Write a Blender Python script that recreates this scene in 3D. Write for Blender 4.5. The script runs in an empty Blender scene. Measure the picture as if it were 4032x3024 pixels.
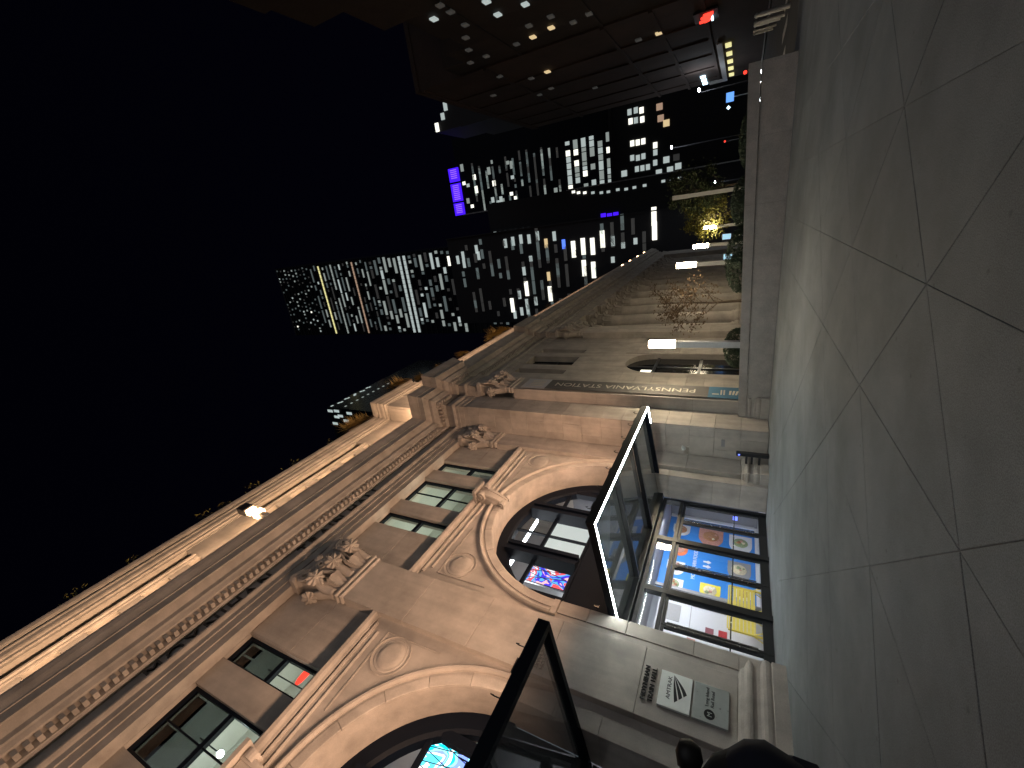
import bpy, math, random
from mathutils import Vector, Matrix
random.seed(7)
S = bpy.context.scene
COL = S.collection
R_ = math.radians

# ------------------------------------------------------------------ camera
cd = bpy.data.cameras.new('camera'); cam = bpy.data.objects.new('camera', cd); COL.objects.link(cam)
cd.sensor_fit = 'HORIZONTAL'; cd.sensor_width = 36; cd.lens = 14.9106
cd.clip_start = 0.05; cd.clip_end = 3000
RC = ((0.447057, 0.132227, -0.884679), (-0.365483, 0.929694, -0.045736), (0.816433, 0.343782, 0.463953))
EYE = 1.65
cam.matrix_world = Matrix((
    (RC[0][0], -RC[1][0], -RC[2][0], 0), (RC[0][1], -RC[1][1], -RC[2][1], 0),
    (RC[0][2], -RC[1][2], -RC[2][2], EYE), (0, 0, 0, 1)))
S.camera = cam

# ------------------------------------------------------------------ night sky, soft sun lamp added as city-glow fill, exposure
W = bpy.data.worlds.new('World'); S.world = W; W.use_nodes = True
wn = W.node_tree; bg = wn.nodes['Background']
sky = wn.nodes.new('ShaderNodeTexSky'); sky.sky_type = 'NISHITA'; sky.sun_disc = False
sky.sun_elevation = R_(-4.0); sky.sun_rotation = R_(255); sky.altitude = 20; sky.dust_density = 1.5
tint = wn.nodes.new('ShaderNodeMix'); tint.data_type = 'RGBA'; tint.blend_type = 'MULTIPLY'; tint.inputs[0].default_value = 1
tint.inputs[7].default_value = (0.62, 0.5, 1.25, 1)
wn.links.new(sky.outputs[0], tint.inputs[6]); wn.links.new(tint.outputs[2], bg.inputs[0]); bg.inputs[1].default_value = 0.085
sl = bpy.data.lights.new('city_fill', 'SUN'); sl.energy = 0.22; sl.angle = R_(60); sl.color = (0.94, 0.95, 1.0)
so = bpy.data.objects.new('city_fill', sl); COL.objects.link(so)
so.rotation_euler = Vector((0.35, 0.8, -0.5)).to_track_quat('-Z', 'Y').to_euler()
vs = S.view_settings; vs.view_transform = 'Standard'; vs.look = 'None'; vs.exposure = 0.0; vs.gamma = 1
vs.use_curve_mapping = False
S.render.engine = 'CYCLES'
S.cycles.use_denoising = True
S.cycles.max_bounces = 7; S.cycles.transparent_max_bounces = 12
S.cycles.sample_clamp_indirect = 4.0
S.cycles.caustics_reflective = False; S.cycles.caustics_refractive = False

# ------------------------------------------------------------------ materials
MATS = {}
def nodes(m):
    m.use_nodes = True; nt = m.node_tree; return nt, nt.nodes['Principled BSDF']
def stone(name, col, var=0.18, rough=0.85, scale=1.2, bump=0.25, speck=0.0, grain=60, streak=0.0, gum=0.0):
    m = bpy.data.materials.new(name); nt, b = nodes(m)
    tc = nt.nodes.new('ShaderNodeTexCoord'); geo = nt.nodes.new('ShaderNodeNewGeometry')
    n1 = nt.nodes.new('ShaderNodeTexNoise'); n1.inputs['Scale'].default_value = scale; n1.inputs['Detail'].default_value = 6
    n1.inputs['Roughness'].default_value = 0.62
    n2 = nt.nodes.new('ShaderNodeTexNoise'); n2.inputs['Scale'].default_value = grain; n2.inputs['Detail'].default_value = 3
    nt.links.new(geo.outputs['Position'], n1.inputs['Vector']); nt.links.new(geo.outputs['Position'], n2.inputs['Vector'])
    r = nt.nodes.new('ShaderNodeValToRGB')
    r.color_ramp.elements[0].position = 0.3; r.color_ramp.elements[1].position = 0.72
    r.color_ramp.elements[0].color = (*[c*(1-var) for c in col], 1); r.color_ramp.elements[1].color = (*[min(1, c*(1+var)) for c in col], 1)
    nt.links.new(n1.outputs['Fac'], r.inputs['Fac'])
    oi = nt.nodes.new('ShaderNodeObjectInfo')
    hv = nt.nodes.new('ShaderNodeHueSaturation')
    mp = nt.nodes.new('ShaderNodeMapRange'); mp.inputs['To Min'].default_value = 1-var*0.35; mp.inputs['To Max'].default_value = 1+var*0.35
    nt.links.new(oi.outputs['Random'], mp.inputs['Value']); nt.links.new(mp.outputs['Result'], hv.inputs['Value'])
    nt.links.new(r.outputs['Color'], hv.inputs['Color'])
    last = hv.outputs['Color']
    if speck:
        r2 = nt.nodes.new('ShaderNodeValToRGB'); r2.color_ramp.elements[0].position = 0.34; r2.color_ramp.elements[1].position = 0.66
        r2.color_ramp.elements[0].color = (1-speck, 1-speck, 1-speck, 1); r2.color_ramp.elements[1].color = (1+speck*0.6, 1+speck*0.6, 1+speck*0.6, 1)
        nt.links.new(n2.outputs['Fac'], r2.inputs['Fac'])
        mx = nt.nodes.new('ShaderNodeMix'); mx.data_type = 'RGBA'; mx.blend_type = 'MULTIPLY'; mx.inputs[0].default_value = 1
        nt.links.new(last, mx.inputs[6]); nt.links.new(r2.outputs['Color'], mx.inputs[7]); last = mx.outputs[2]
    def mul(last, fac_out, lo, hi, p0, p1):
        rr = nt.nodes.new('ShaderNodeValToRGB'); rr.color_ramp.elements[0].position = p0; rr.color_ramp.elements[1].position = p1
        rr.color_ramp.elements[0].color = (lo, lo, lo, 1); rr.color_ramp.elements[1].color = (hi, hi, hi, 1)
        nt.links.new(fac_out, rr.inputs['Fac'])
        mx = nt.nodes.new('ShaderNodeMix'); mx.data_type = 'RGBA'; mx.blend_type = 'MULTIPLY'; mx.inputs[0].default_value = 1
        nt.links.new(last, mx.inputs[6]); nt.links.new(rr.outputs['Color'], mx.inputs[7]); return mx.outputs[2]
    if streak:      # rain streaks running down the stone
        mpg = nt.nodes.new('ShaderNodeMapping'); mpg.inputs['Scale'].default_value = (2.2, 2.2, 0.16)
        n3 = nt.nodes.new('ShaderNodeTexNoise'); n3.inputs['Scale'].default_value = 1.0; n3.inputs['Detail'].default_value = 5
        nt.links.new(geo.outputs['Position'], mpg.inputs['Vector']); nt.links.new(mpg.outputs['Vector'], n3.inputs['Vector'])
        last = mul(last, n3.outputs['Fac'], 1-streak, 1.04, 0.36, 0.58)
    if gum:         # trodden gum, drips and scuffs
        v = nt.nodes.new('ShaderNodeTexVoronoi'); v.inputs['Scale'].default_value = 2.6
        nt.links.new(geo.outputs['Position'], v.inputs['Vector'])
        last = mul(last, v.outputs['Distance'], 1-gum, 1.0, 0.045, 0.085)
        n4 = nt.nodes.new('ShaderNodeTexNoise'); n4.inputs['Scale'].default_value = 0.35; n4.inputs['Detail'].default_value = 8; n4.inputs['Roughness'].default_value = 0.7
        nt.links.new(geo.outputs['Position'], n4.inputs['Vector'])
        last = mul(last, n4.outputs['Fac'], 0.78, 1.1, 0.35, 0.62)
    nt.links.new(last, b.inputs['Base Color'])
    b.inputs['Roughness'].default_value = rough
    bp = nt.nodes.new('ShaderNodeBump'); bp.inputs['Strength'].default_value = bump; bp.inputs['Distance'].default_value = 0.01
    ad = nt.nodes.new('ShaderNodeMath'); ad.operation = 'ADD'
    nt.links.new(n1.outputs['Fac'], ad.inputs[0]); nt.links.new(n2.outputs['Fac'], ad.inputs[1])
    nt.links.new(ad.outputs[0], bp.inputs['Height']); nt.links.new(bp.outputs['Normal'], b.inputs['Normal'])
    MATS[name] = m; return m
def plain(name, col, rough=0.6, metal=0.0, spec=0.5, noise=0.12, nscale=8):
    m = bpy.data.materials.new(name); nt, b = nodes(m)
    n = nt.nodes.new('ShaderNodeTexNoise'); n.inputs['Scale'].default_value = nscale; n.inputs['Detail'].default_value = 5
    geo = nt.nodes.new('ShaderNodeNewGeometry'); nt.links.new(geo.outputs['Position'], n.inputs['Vector'])
    r = nt.nodes.new('ShaderNodeValToRGB')
    r.color_ramp.elements[0].color = (*[c*(1-noise) for c in col], 1); r.color_ramp.elements[1].color = (*[min(1, c*(1+noise)) for c in col], 1)
    nt.links.new(n.outputs['Fac'], r.inputs['Fac']); nt.links.new(r.outputs['Color'], b.inputs['Base Color'])
    mr = nt.nodes.new('ShaderNodeMapRange'); mr.inputs['To Min'].default_value = max(0.02, rough-0.08); mr.inputs['To Max'].default_value = min(1, rough+0.08)
    nt.links.new(n.outputs['Fac'], mr.inputs['Value']); nt.links.new(mr.outputs['Result'], b.inputs['Roughness'])
    b.inputs['Metallic'].default_value = metal; b.inputs['Specular IOR Level'].default_value = spec
    MATS[name] = m; return m
def emit(name, col, strength):
    m = bpy.data.materials.new(name); nt, b = nodes(m)
    b.inputs['Base Color'].default_value = (*[c*0.5 for c in col], 1)
    b.inputs['Emission Color'].default_value = (*col, 1); b.inputs['Emission Strength'].default_value = strength
    MATS[name] = m; return m
def thin_glass(name, tint=(1, 1, 1), refl=1.0, rough=0.02, haze=0.0):
    m = bpy.data.materials.new(name); m.use_nodes = True; nt = m.node_tree; nt.nodes.clear()
    out = nt.nodes.new('ShaderNodeOutputMaterial'); mix = nt.nodes.new('ShaderNodeMixShader')
    tr = nt.nodes.new('ShaderNodeBsdfTransparent'); tr.inputs[0].default_value = (*tint, 1)
    gl = nt.nodes.new('ShaderNodeBsdfGlossy'); gl.inputs['Roughness'].default_value = rough
    fr = nt.nodes.new('ShaderNodeFresnel'); fr.inputs[0].default_value = 1.5
    ml = nt.nodes.new('ShaderNodeMath'); ml.operation = 'MULTIPLY'; ml.inputs[1].default_value = refl; ml.use_clamp = True
    geo = nt.nodes.new('ShaderNodeNewGeometry'); inv = nt.nodes.new('ShaderNodeMath'); inv.operation = 'SUBTRACT'; inv.inputs[0].default_value = 1
    mf = nt.nodes.new('ShaderNodeMath'); mf.operation = 'MULTIPLY'   # a pane's inner face does not mirror (no total internal reflection in a thin pane)
    nt.links.new(geo.outputs['Backfacing'], inv.inputs[1]); nt.links.new(inv.outputs[0], mf.inputs[0]); nt.links.new(fr.outputs[0], ml.inputs[0])
    nt.links.new(ml.outputs[0], mf.inputs[1]); nt.links.new(mf.outputs[0], mix.inputs[0])
    base = tr.outputs[0]
    if haze:
        df = nt.nodes.new('ShaderNodeBsdfDiffuse'); df.inputs[0].default_value = (0.55, 0.58, 0.58, 1)
        m2 = nt.nodes.new('ShaderNodeMixShader'); m2.inputs[0].default_value = haze
        nt.links.new(tr.outputs[0], m2.inputs[1]); nt.links.new(df.outputs[0], m2.inputs[2]); base = m2.outputs[0]
    nt.links.new(base, mix.inputs[1]); nt.links.new(gl.outputs[0], mix.inputs[2]); nt.links.new(mix.outputs[0], out.inputs[0])
    MATS[name] = m; return m
stone('limestone', (0.46, 0.415, 0.37), 0.2, 0.88, 0.9, 0.22, 0.08, 40, streak=0.11)
stone('granite_pave', (0.205, 0.222, 0.23), 0.14, 0.76, 0.55, 0.2, 0.3, 90, gum=0.3)
stone('granite_wall', (0.46, 0.42, 0.38), 0.16, 0.8, 1.6, 0.25, 0.28, 70)
stone('mortar', (0.16, 0.165, 0.165), 0.3, 0.95, 6, 0.2)
stone('asphalt', (0.05, 0.05, 0.052), 0.3, 0.9, 0.6, 0.3, 0.3, 60)
stone('pavement_far', (0.2, 0.2, 0.19), 0.25, 0.9, 0.4, 0.2, 0.1, 30)
stone('brown_brick', (0.05, 0.033, 0.028), 0.25, 0.9, 0.25, 0.1, 0.1, 4)
stone('dark_brick', (0.032, 0.023, 0.02), 0.25, 0.9, 0.25, 0.1, 0.1, 4)
stone('soil', (0.06, 0.045, 0.03), 0.4, 0.95, 4, 0.6, 0.3, 30)
plain('tower_glass', (0.02, 0.022, 0.026), 0.25, 0.0, 0.5)
plain('tower_dark', (0.035, 0.035, 0.04), 0.7)
plain('black_metal', (0.018, 0.02, 0.024), 0.32, 0.0, 0.55)
plain('navy_steel', (0.004, 0.007, 0.014), 0.5, 0.0, 0.15)
plain('bright_steel', (0.6, 0.6, 0.58), 0.25, 1.0)
plain('bronze', (0.13, 0.1, 0.075), 0.45, 0.8)
plain('iron_letter', (0.03, 0.028, 0.027), 0.5, 0.3)
plain('white_wall', (0.6, 0.59, 0.63), 0.75, noise=0.03)
plain('pale_green', (0.6, 0.6, 0.55), 0.8, noise=0.08, nscale=1.5)
plain('grey_wall', (0.2, 0.2, 0.22), 0.7)
plain('hall_floor', (0.45, 0.45, 0.47), 0.3)
plain('blue_print', (0.045, 0.24, 0.7), 0.55, noise=0.03)
plain('white_print', (0.75, 0.74, 0.78), 0.6, noise=0.05)
plain('yellow_print', (0.75, 0.62, 0.08), 0.55)
plain('orange_print', (0.75, 0.2, 0.08), 0.55)
plain('red_print', (0.45, 0.04, 0.05), 0.55)
plain('maroon_print', (0.25, 0.08, 0.1), 0.6)
plain('food_brown', (0.42, 0.2, 0.1), 0.6, noise=0.6, nscale=14)
plain('food_pink', (0.55, 0.27, 0.22), 0.6, noise=0.55, nscale=22)
plain('food_green', (0.3, 0.36, 0.2), 0.6, noise=0.6, nscale=16)
plain('food_cream', (0.7, 0.6, 0.42), 0.6, noise=0.35, nscale=12)
plain('plate_grey', (0.3, 0.29, 0.3), 0.5)
plain('yellow_paint', (0.75, 0.58, 0.1), 0.5)
plain('sign_white', (0.88, 0.9, 0.86), 0.35, noise=0.05)
plain('sign_grey', (0.58, 0.62, 0.6), 0.3, 0.35, noise=0.1)
plain('sign_black', (0.012, 0.013, 0.016), 0.5)
plain('banner_brown', (0.125, 0.118, 0.112), 0.8, noise=0.15)
plain('banner_pale', (0.5, 0.5, 0.52), 0.8)
plain('banner_blue', (0.06, 0.17, 0.28), 0.8)
plain('banner_ink', (0.62, 0.58, 0.5), 0.8)
plain('post_grey', (0.5, 0.5, 0.5), 0.45, 0.3)
plain('bark', (0.09, 0.065, 0.045), 0.9, noise=0.4)
plain('leaf_rust', (0.18, 0.12, 0.07), 0.7, noise=0.5, nscale=3)
plain('leaf_green', (0.035, 0.05, 0.018), 0.7, noise=0.5, nscale=3)
plain('leaf_yellow', (0.16, 0.15, 0.03), 0.7, noise=0.5, nscale=3)
plain('leaf_dark', (0.03, 0.05, 0.025), 0.6, noise=0.5, nscale=4)
plain('grass_gold', (0.5, 0.36, 0.12), 0.8, noise=0.4, nscale=3)
plain('cloth_navy', (0.012, 0.014, 0.026), 0.9, noise=0.4, nscale=40)
plain('cloth_black', (0.012, 0.012, 0.014), 0.9, noise=0.4, nscale=40)
plain('hair', (0.012, 0.01, 0.009), 0.55, noise=0.5, nscale=80)
plain('skin', (0.36, 0.22, 0.16), 0.55)
plain('car_black', (0.015, 0.015, 0.017), 0.2, 0.3)
plain('car_white', (0.5, 0.5, 0.5), 0.25)
plain('car_yellow', (0.55, 0.36, 0.02), 0.3)
plain('tyre', (0.015, 0.015, 0.015), 0.9)
plain('road_paint', (0.6, 0.6, 0.58), 0.8)
plain('curtain_dark', (0.045, 0.045, 0.05), 0.9)
plain('plastic_white', (0.75, 0.75, 0.73), 0.4)
plain('dark_glass', (0.015, 0.017, 0.02), 0.08, 0.0, 0.6)
thin_glass('glass', (0.93, 0.96, 0.95), 1.0)
thin_glass('canopy_glass', (0.8, 0.84, 0.84), 1.8, 0.03, 0.5)
thin_glass('grey_glass', (0.55, 0.57, 0.6), 1.2, 0.03, 0.16)
thin_glass('window_glass', (0.85, 0.9, 0.87), 1.0)
thin_glass('smoked_glass', (0.3, 0.33, 0.32), 1.0)
emit('led_white', (0.92, 1.0, 0.95), 105)
emit('lamp_white', (1.0, 0.84, 0.58), 105)
emit('lamp_warm', (1.0, 0.62, 0.32), 9)
emit('street_white', (0.85, 0.93, 1.0), 60)
emit('hall_light', (0.93, 0.95, 1.0), 14)
emit('hall_glow_paint', (0.92, 0.98, 0.95), 0.6)  # light falling on a white hall surface, painted as emission
emit('cream_panel', (1.0, 0.95, 0.8), 2.2)
emit('win_cool', (0.78, 0.9, 0.88), 0.5)
emit('win_dim', (0.6, 0.75, 0.75), 0.12)
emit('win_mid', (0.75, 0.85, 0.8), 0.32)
emit('win_hot', (1.0, 0.98, 0.85), 1.5)
emit('win_warm', (1.0, 0.75, 0.4), 0.7)
emit('win_yellow', (0.95, 0.88, 0.4), 0.9)
emit('win_salmon', (0.9, 0.6, 0.42), 0.4)
emit('win_blue', (0.1, 0.22, 1.0), 1.4)
emit('win_grey', (0.5, 0.5, 0.48), 0.045)
emit('neon_purple', (0.06, 0.01, 1.0), 1.3)
emit('neon_purple_core', (0.2, 0.08, 1.0), 1.8)
emit('neon_red', (1.0, 0.05, 0.03), 2.0)
emit('neon_blue', (0.15, 0.4, 1.0), 1.1)
emit('neon_ice', (0.6, 0.85, 1.0), 3.5)
emit('screen_cyan', (0.4, 0.7, 0.9), 0.9)
emit('button_blue', (0.15, 0.2, 1.0), 2.5)
def led_screen(name, cols, scale, strength):
    m = bpy.data.materials.new(name); nt, b = nodes(m)
    geo = nt.nodes.new('ShaderNodeNewGeometry')
    n = nt.nodes.new('ShaderNodeTexNoise'); n.inputs['Scale'].default_value = scale; n.inputs['Detail'].default_value = 2; n.inputs['Distortion'].default_value = 1.2
    nt.links.new(geo.outputs['Position'], n.inputs['Vector'])
    r = nt.nodes.new('ShaderNodeValToRGB'); r.color_ramp.interpolation = 'CONSTANT'
    e = r.color_ramp.elements
    while len(e) < len(cols): e.new(0.5)
    for i, c in enumerate(cols): e[i].position = 0.3+0.4*i/len(cols) if i else 0; e[i].color = (*c, 1)
    nt.links.new(n.outputs['Fac'], r.inputs['Fac'])
    b.inputs['Base Color'].default_value = (0.02, 0.02, 0.02, 1)
    nt.links.new(r.outputs['Color'], b.inputs['Emission Color']); b.inputs['Emission Strength'].default_value = strength
    MATS[name] = m
led_screen('screen_art', [(0.9, 0.9, 1), (0.9, 0.08, 0.1), (0.1, 0.45, 0.95), (0.05, 0.02, 0.7), (0.95, 0.5, 0.55), (0.2, 0.6, 1)], 0.8, 1.4)
led_screen('screen_aqua', [(1, 1, 1), (0.0, 0.65, 0.9), (0.3, 0.85, 1), (0.2, 0.3, 0.9), (1, 1, 1), (0.1, 0.7, 0.95)], 0.9, 2.2)

# ------------------------------------------------------------------ mesh helpers
class MB:
    def __init__(s): s.v = []; s.f = []
    def add(s, vs, fs):
        o = len(s.v); s.v += [tuple(p) for p in vs]; s.f += [tuple(i+o for i in f) for f in fs]; return s
    def box(s, x0, x1, y0, y1, z0, z1):
        if x0 > x1: x0, x1 = x1, x0
        if y0 > y1: y0, y1 = y1, y0
        if z0 > z1: z0, z1 = z1, z0
        return s.add([(x0,y0,z0),(x1,y0,z0),(x1,y1,z0),(x0,y1,z0),(x0,y0,z1),(x1,y0,z1),(x1,y1,z1),(x0,y1,z1)],
                     [(0,3,2,1),(4,5,6,7),(0,1,5,4),(1,2,6,5),(2,3,7,6),(3,0,4,7)])
    def cbox(s, x0, x1, y0, y1, z0, z1, c=0.012):
        # box with chamfered edges: 24 verts
        P = []
        xs = (x0, x1); ys = (y0, y1); zs = (z0, z1)
        idx = {}
        for i in (0, 1):
            for j in (0, 1):
                for k in (0, 1):
                    sx = c if i == 0 else -c; sy = c if j == 0 else -c; sz = c if k == 0 else -c
                    x, y, z = xs[i], ys[j], zs[k]
                    idx[i,j,k,'x'] = len(P); P.append((x, y+sy, z+sz))
                    idx[i,j,k,'y'] = len(P); P.append((x+sx, y, z+sz))
                    idx[i,j,k,'z'] = len(P); P.append((x+sx, y+sy, z))
        F = []
        g = lambda i,j,k,a: idx[i,j,k,a]
        F.append([g(0,0,0,'x'),g(0,0,1,'x'),g(0,1,1,'x'),g(0,1,0,'x')]); F.append([g(1,0,0,'x'),g(1,1,0,'x'),g(1,1,1,'x'),g(1,0,1,'x')])
        F.append([g(0,0,0,'y'),g(1,0,0,'y'),g(1,0,1,'y'),g(0,0,1,'y')]); F.append([g(0,1,0,'y'),g(0,1,1,'y'),g(1,1,1,'y'),g(1,1,0,'y')])
        F.append([g(0,0,0,'z'),g(0,1,0,'z'),g(1,1,0,'z'),g(1,0,0,'z')]); F.append([g(0,0,1,'z'),g(1,0,1,'z'),g(1,1,1,'z'),g(0,1,1,'z')])
        for k in (0, 1):
            for j in (0, 1): F.append([g(0,j,k,'y'),g(1,j,k,'y'),g(1,j,k,'z'),g(0,j,k,'z')])
            for i in (0, 1): F.append([g(i,0,k,'x'),g(i,1,k,'x'),g(i,1,k,'z'),g(i,0,k,'z')])
        for i in (0, 1):
            for j in (0, 1): F.append([g(i,j,0,'x'),g(i,j,1,'x'),g(i,j,1,'y'),g(i,j,0,'y')])
        for i in (0, 1):
            for j in (0, 1):
                for k in (0, 1): F.append([g(i,j,k,'x'),g(i,j,k,'y'),g(i,j,k,'z')])
        return s.add(P, F)
    def loft(s, rings, cap=True, closed=True):
        n = len(rings[0]); o = len(s.v); F = []
        for r in rings: s.v += [tuple(p) for p in r]
        for a in range(len(rings)-1):
            for i in range(n if closed else n-1):
                j = (i+1) % n; F.append((o+a*n+i, o+a*n+j, o+(a+1)*n+j, o+(a+1)*n+i))
        if cap and closed: F.append(tuple(o+i for i in reversed(range(n)))); F.append(tuple(o+(len(rings)-1)*n+i for i in range(n)))
        s.f += F; return s
    def tube(s, pts, radii, n=8, cap=True):
        pts = [Vector(p) for p in pts]
        if not hasattr(radii, '__len__'): radii = [radii]*len(pts)
        rings = []; up = None
        for i, p in enumerate(pts):
            d = (pts[min(i+1, len(pts)-1)]-pts[max(i-1, 0)]).normalized()
            if up is None: up = Vector((0,0,1)) if abs(d.z) < 0.9 else Vector((1,0,0))
            a = d.cross(up).normalized(); b = a.cross(d).normalized(); up = b
            rings.append([p+(a*math.cos(t)+b*math.sin(t))*radii[i] for t in [2*math.pi*k/n for k in range(n)]])
        return s.loft(rings, cap)
    def lathe(s, prof, c=(0,0,0), n=24):
        rings = [[(c[0]+r*math.cos(t), c[1]+r*math.sin(t), c[2]+z) for t in [2*math.pi*k/n for k in range(n)]] for r, z in prof]
        return s.loft(rings, True)
    def sweep(s, prof, path, caps=True):
        # prof: closed list of (outward, z); path: plan points, outward = right of travel
        pts = [Vector((p[0], p[1])) for p in path]; m = len(prof); rings = []
        for i, p in enumerate(pts):
            d1 = (pts[i]-pts[i-1]).normalized() if i else None
            d2 = (pts[i+1]-pts[i]).normalized() if i < len(pts)-1 else None
            n1 = Vector((d1.y, -d1.x)) if d1 else None; n2 = Vector((d2.y, -d2.x)) if d2 else None
            if n1 is None: nn = n2
            elif n2 is None: nn = n1
            else: nn = (n1+n2)/(1+n1.dot(n2))
            rings.append([(p.x+nn.x*a, p.y+nn.y*a, z) for a, z in prof])
        return s.loft(rings, caps)
    def mesh(s, name, smooth=False):
        me = bpy.data.meshes.new(name); me.from_pydata(s.v, [], s.f); me.update()
        import bmesh
        bm = bmesh.new(); bm.from_mesh(me); bmesh.ops.recalc_face_normals(bm, faces=bm.faces); bm.to_mesh(me); bm.free()
        if smooth: me.shade_smooth()
        return me
ORG = {}
def W0(p): return ORG.get(p.name, Vector((0,0,0))) if p else Vector((0,0,0))
def link(name, me, mat=None, parent=None, at=(0,0,0), rot=None):
    """mesh coordinates are relative to world point `at`; children are stored relative to the parent's world origin"""
    o = bpy.data.objects.new(name, me); COL.objects.link(o)
    if me is not None and mat and not me.materials: me.materials.append(MATS[mat])
    at = Vector(at); ORG[o.name] = at
    if parent: o.parent = parent
    o.location = at - W0(parent)
    if rot is not None: o.rotation_euler = rot
    return o
def obj(name, mb, mat, parent=None, at=(0,0,0), rot=None, smooth=False):
    return link(name, mb.mesh(name, smooth), mat, parent, at, rot)
def tag(o, label=None, cat=None, group=None, kind=None):
    if label: o['label'] = label
    if cat: o['category'] = cat
    if group: o['group'] = group
    if kind: o['kind'] = kind
    return o
def thing(name, at, label, cat, group=None, rot=None):
    o = link(name, None, None, None, at, rot); o.empty_display_size = 0.3
    return tag(o, label, cat, group)
def struct(name, mb, mat, at=(0,0,0)):
    return tag(obj(name, mb, mat, None, at), kind='structure')
def local(name, mb, mat, parent, loc=(0,0,0), rot=None, smooth=False):
    """part in its parent's own frame (used when the thing is rotated or copied)"""
    o = bpy.data.objects.new(name, mb.mesh(name, smooth) if isinstance(mb, MB) else mb); COL.objects.link(o)
    if mat and not o.data.materials: o.data.materials.append(MATS[mat])
    o.parent = parent; o.location = loc
    if rot is not None: o.rotation_euler = rot
    ORG[o.name] = W0(parent)+Vector(loc)
    return o
def copy_tree(o, parent=None):
    c = o.copy(); COL.objects.link(c); c.parent = parent
    for ch in list(o.children): copy_tree(ch, c)
    return c
def text_mesh(s, size, ext=0.01, align='LEFT', width=None):
    cu = bpy.data.curves.new('t', 'FONT'); cu.body = s; cu.size = size; cu.extrude = ext; cu.align_x = align; cu.resolution_u = 3
    t = bpy.data.objects.new('t', cu); COL.objects.link(t)
    dg = bpy.context.evaluated_depsgraph_get(); dg.update()
    me = bpy.data.meshes.new_from_object(t.evaluated_get(dg))
    bpy.data.objects.remove(t); bpy.data.curves.remove(cu)
    if width:
        xs = [v.co.x for v in me.vertices]; k = width/(max(xs)-min(xs))
        for v in me.vertices: v.co.x *= k
    return me
FACE = (R_(90), 0, 0)
def light(name, kind, loc, energy, col, parent=None, aim=None, **kw):
    l = bpy.data.lights.new(name, kind); l.energy = energy; l.color = col
    for k, v in kw.items(): setattr(l, k, v)
    o = bpy.data.objects.new(name, l); COL.objects.link(o)
    loc = Vector(loc)
    if parent: o.parent = parent
    o.location = loc-W0(parent)
    if aim is not None: o.rotation_euler = (Vector(aim)-loc).to_track_quat('-Z', 'Y').to_euler()
    return o

# ------------------------------------------------------------------ ground, plaza, street
struct('ground', MB().box(-1500, 1500, -1500, 1500, -0.4, -0.16), 'asphalt')
plaza = struct('plaza', MB().box(-12, 26, -9, 14.9, -0.16, -0.012), 'mortar')
def clip(poly, x0, x1, y0, y1):
    for ax, lim, sg in ((0, x0, 1), (0, x1, -1), (1, y0, 1), (1, y1, -1)):
        out = []
        for i, p in enumerate(poly):
            q = poly[(i+1) % len(poly)]; a = sg*(p[ax]-lim); b = sg*(q[ax]-lim)
            if a >= 0: out.append(p)
            if (a > 0 > b) or (a < 0 < b):
                t = a/(a-b); out.append((p[0]+(q[0]-p[0])*t, p[1]+(q[1]-p[1])*t))
        poly = out
        if len(poly) < 3: return []
    return poly
def slab(poly, j=0.0034):
    cx = sum(p[0] for p in poly)/len(poly); cy = sum(p[1] for p in poly)/len(poly)
    rr = min(abs((poly[i][0]-cx)*(poly[(i+1) % len(poly)][1]-poly[i][1])-(poly[i][1]-cy)*(poly[(i+1) % len(poly)][0]-poly[i][0]))/max(1e-6, math.hypot(poly[(i+1) % len(poly)][0]-poly[i][0], poly[(i+1) % len(poly)][1]-poly[i][1])) for i in range(len(poly)))
    if rr < 0.06: return
    k = 1-j/rr; k2 = 1-(j+0.006)/rr; z = random.uniform(-0.0015, 0.0015)
    lo = [(p[0]-cx)*k for p in poly], [(p[1]-cy)*k for p in poly]
    m = MB().loft([[(a, b, -0.011) for a, b in zip(*lo)], [(a, b, -0.003+z) for a, b in zip(*lo)],
                   [((p[0]-cx)*k2, (p[1]-cy)*k2, z) for p in poly]])
    obj('paving_slab', m, 'granite_pave', plaza, (cx, cy, 0))
SP = 3.6
for a in range(-6, 9):
    for b in range(-8, 7):
        s0 = 6.75+SP*a; d0 = -1.0+SP*b
        P = lambda s, d: ((s-d)/2, (s+d)/2)
        L, Rr, T, B = P(s0, d0+SP), P(s0+SP, d0), P(s0+SP, d0+SP), P(s0, d0)
        for tri in ((L, B, Rr), (L, Rr, T)):
            c = clip(list(tri), -9, 23.55, -8.5, 12.3)
            if c: slab(c)
for k in range(15):   # straight border course along the facade
    x0 = -8.6+2.2*k
    slab([(x0, 12.32), (min(x0+2.2, 23.5), 12.32), (min(x0+2.2, 23.5), 14.85), (x0, 14.85)])
# the avenue beyond the planting bed
struct('pavement', MB().box(24.5, 420, -3, 9, -0.16, -0.02), 'pavement_far')
struct('far_pavement', MB().box(-40, 420, -45, -20, -0.16, -0.01), 'pavement_far')
kerbs = struct('kerb', MB().box(24.5, 420, -3.3, -3.0, -0.16, 0.0).box(-40, 420, -20.3, -20.0, -0.16, 0.0), 'granite_wall')
for i in range(9):
    tag(obj('crossing_stripe', MB().box(0, 4.2, -0.3, 0.3, 0, 0.004), 'road_paint', None, (36, -4.6-1.6*i, -0.158)), kind='structure')

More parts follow.
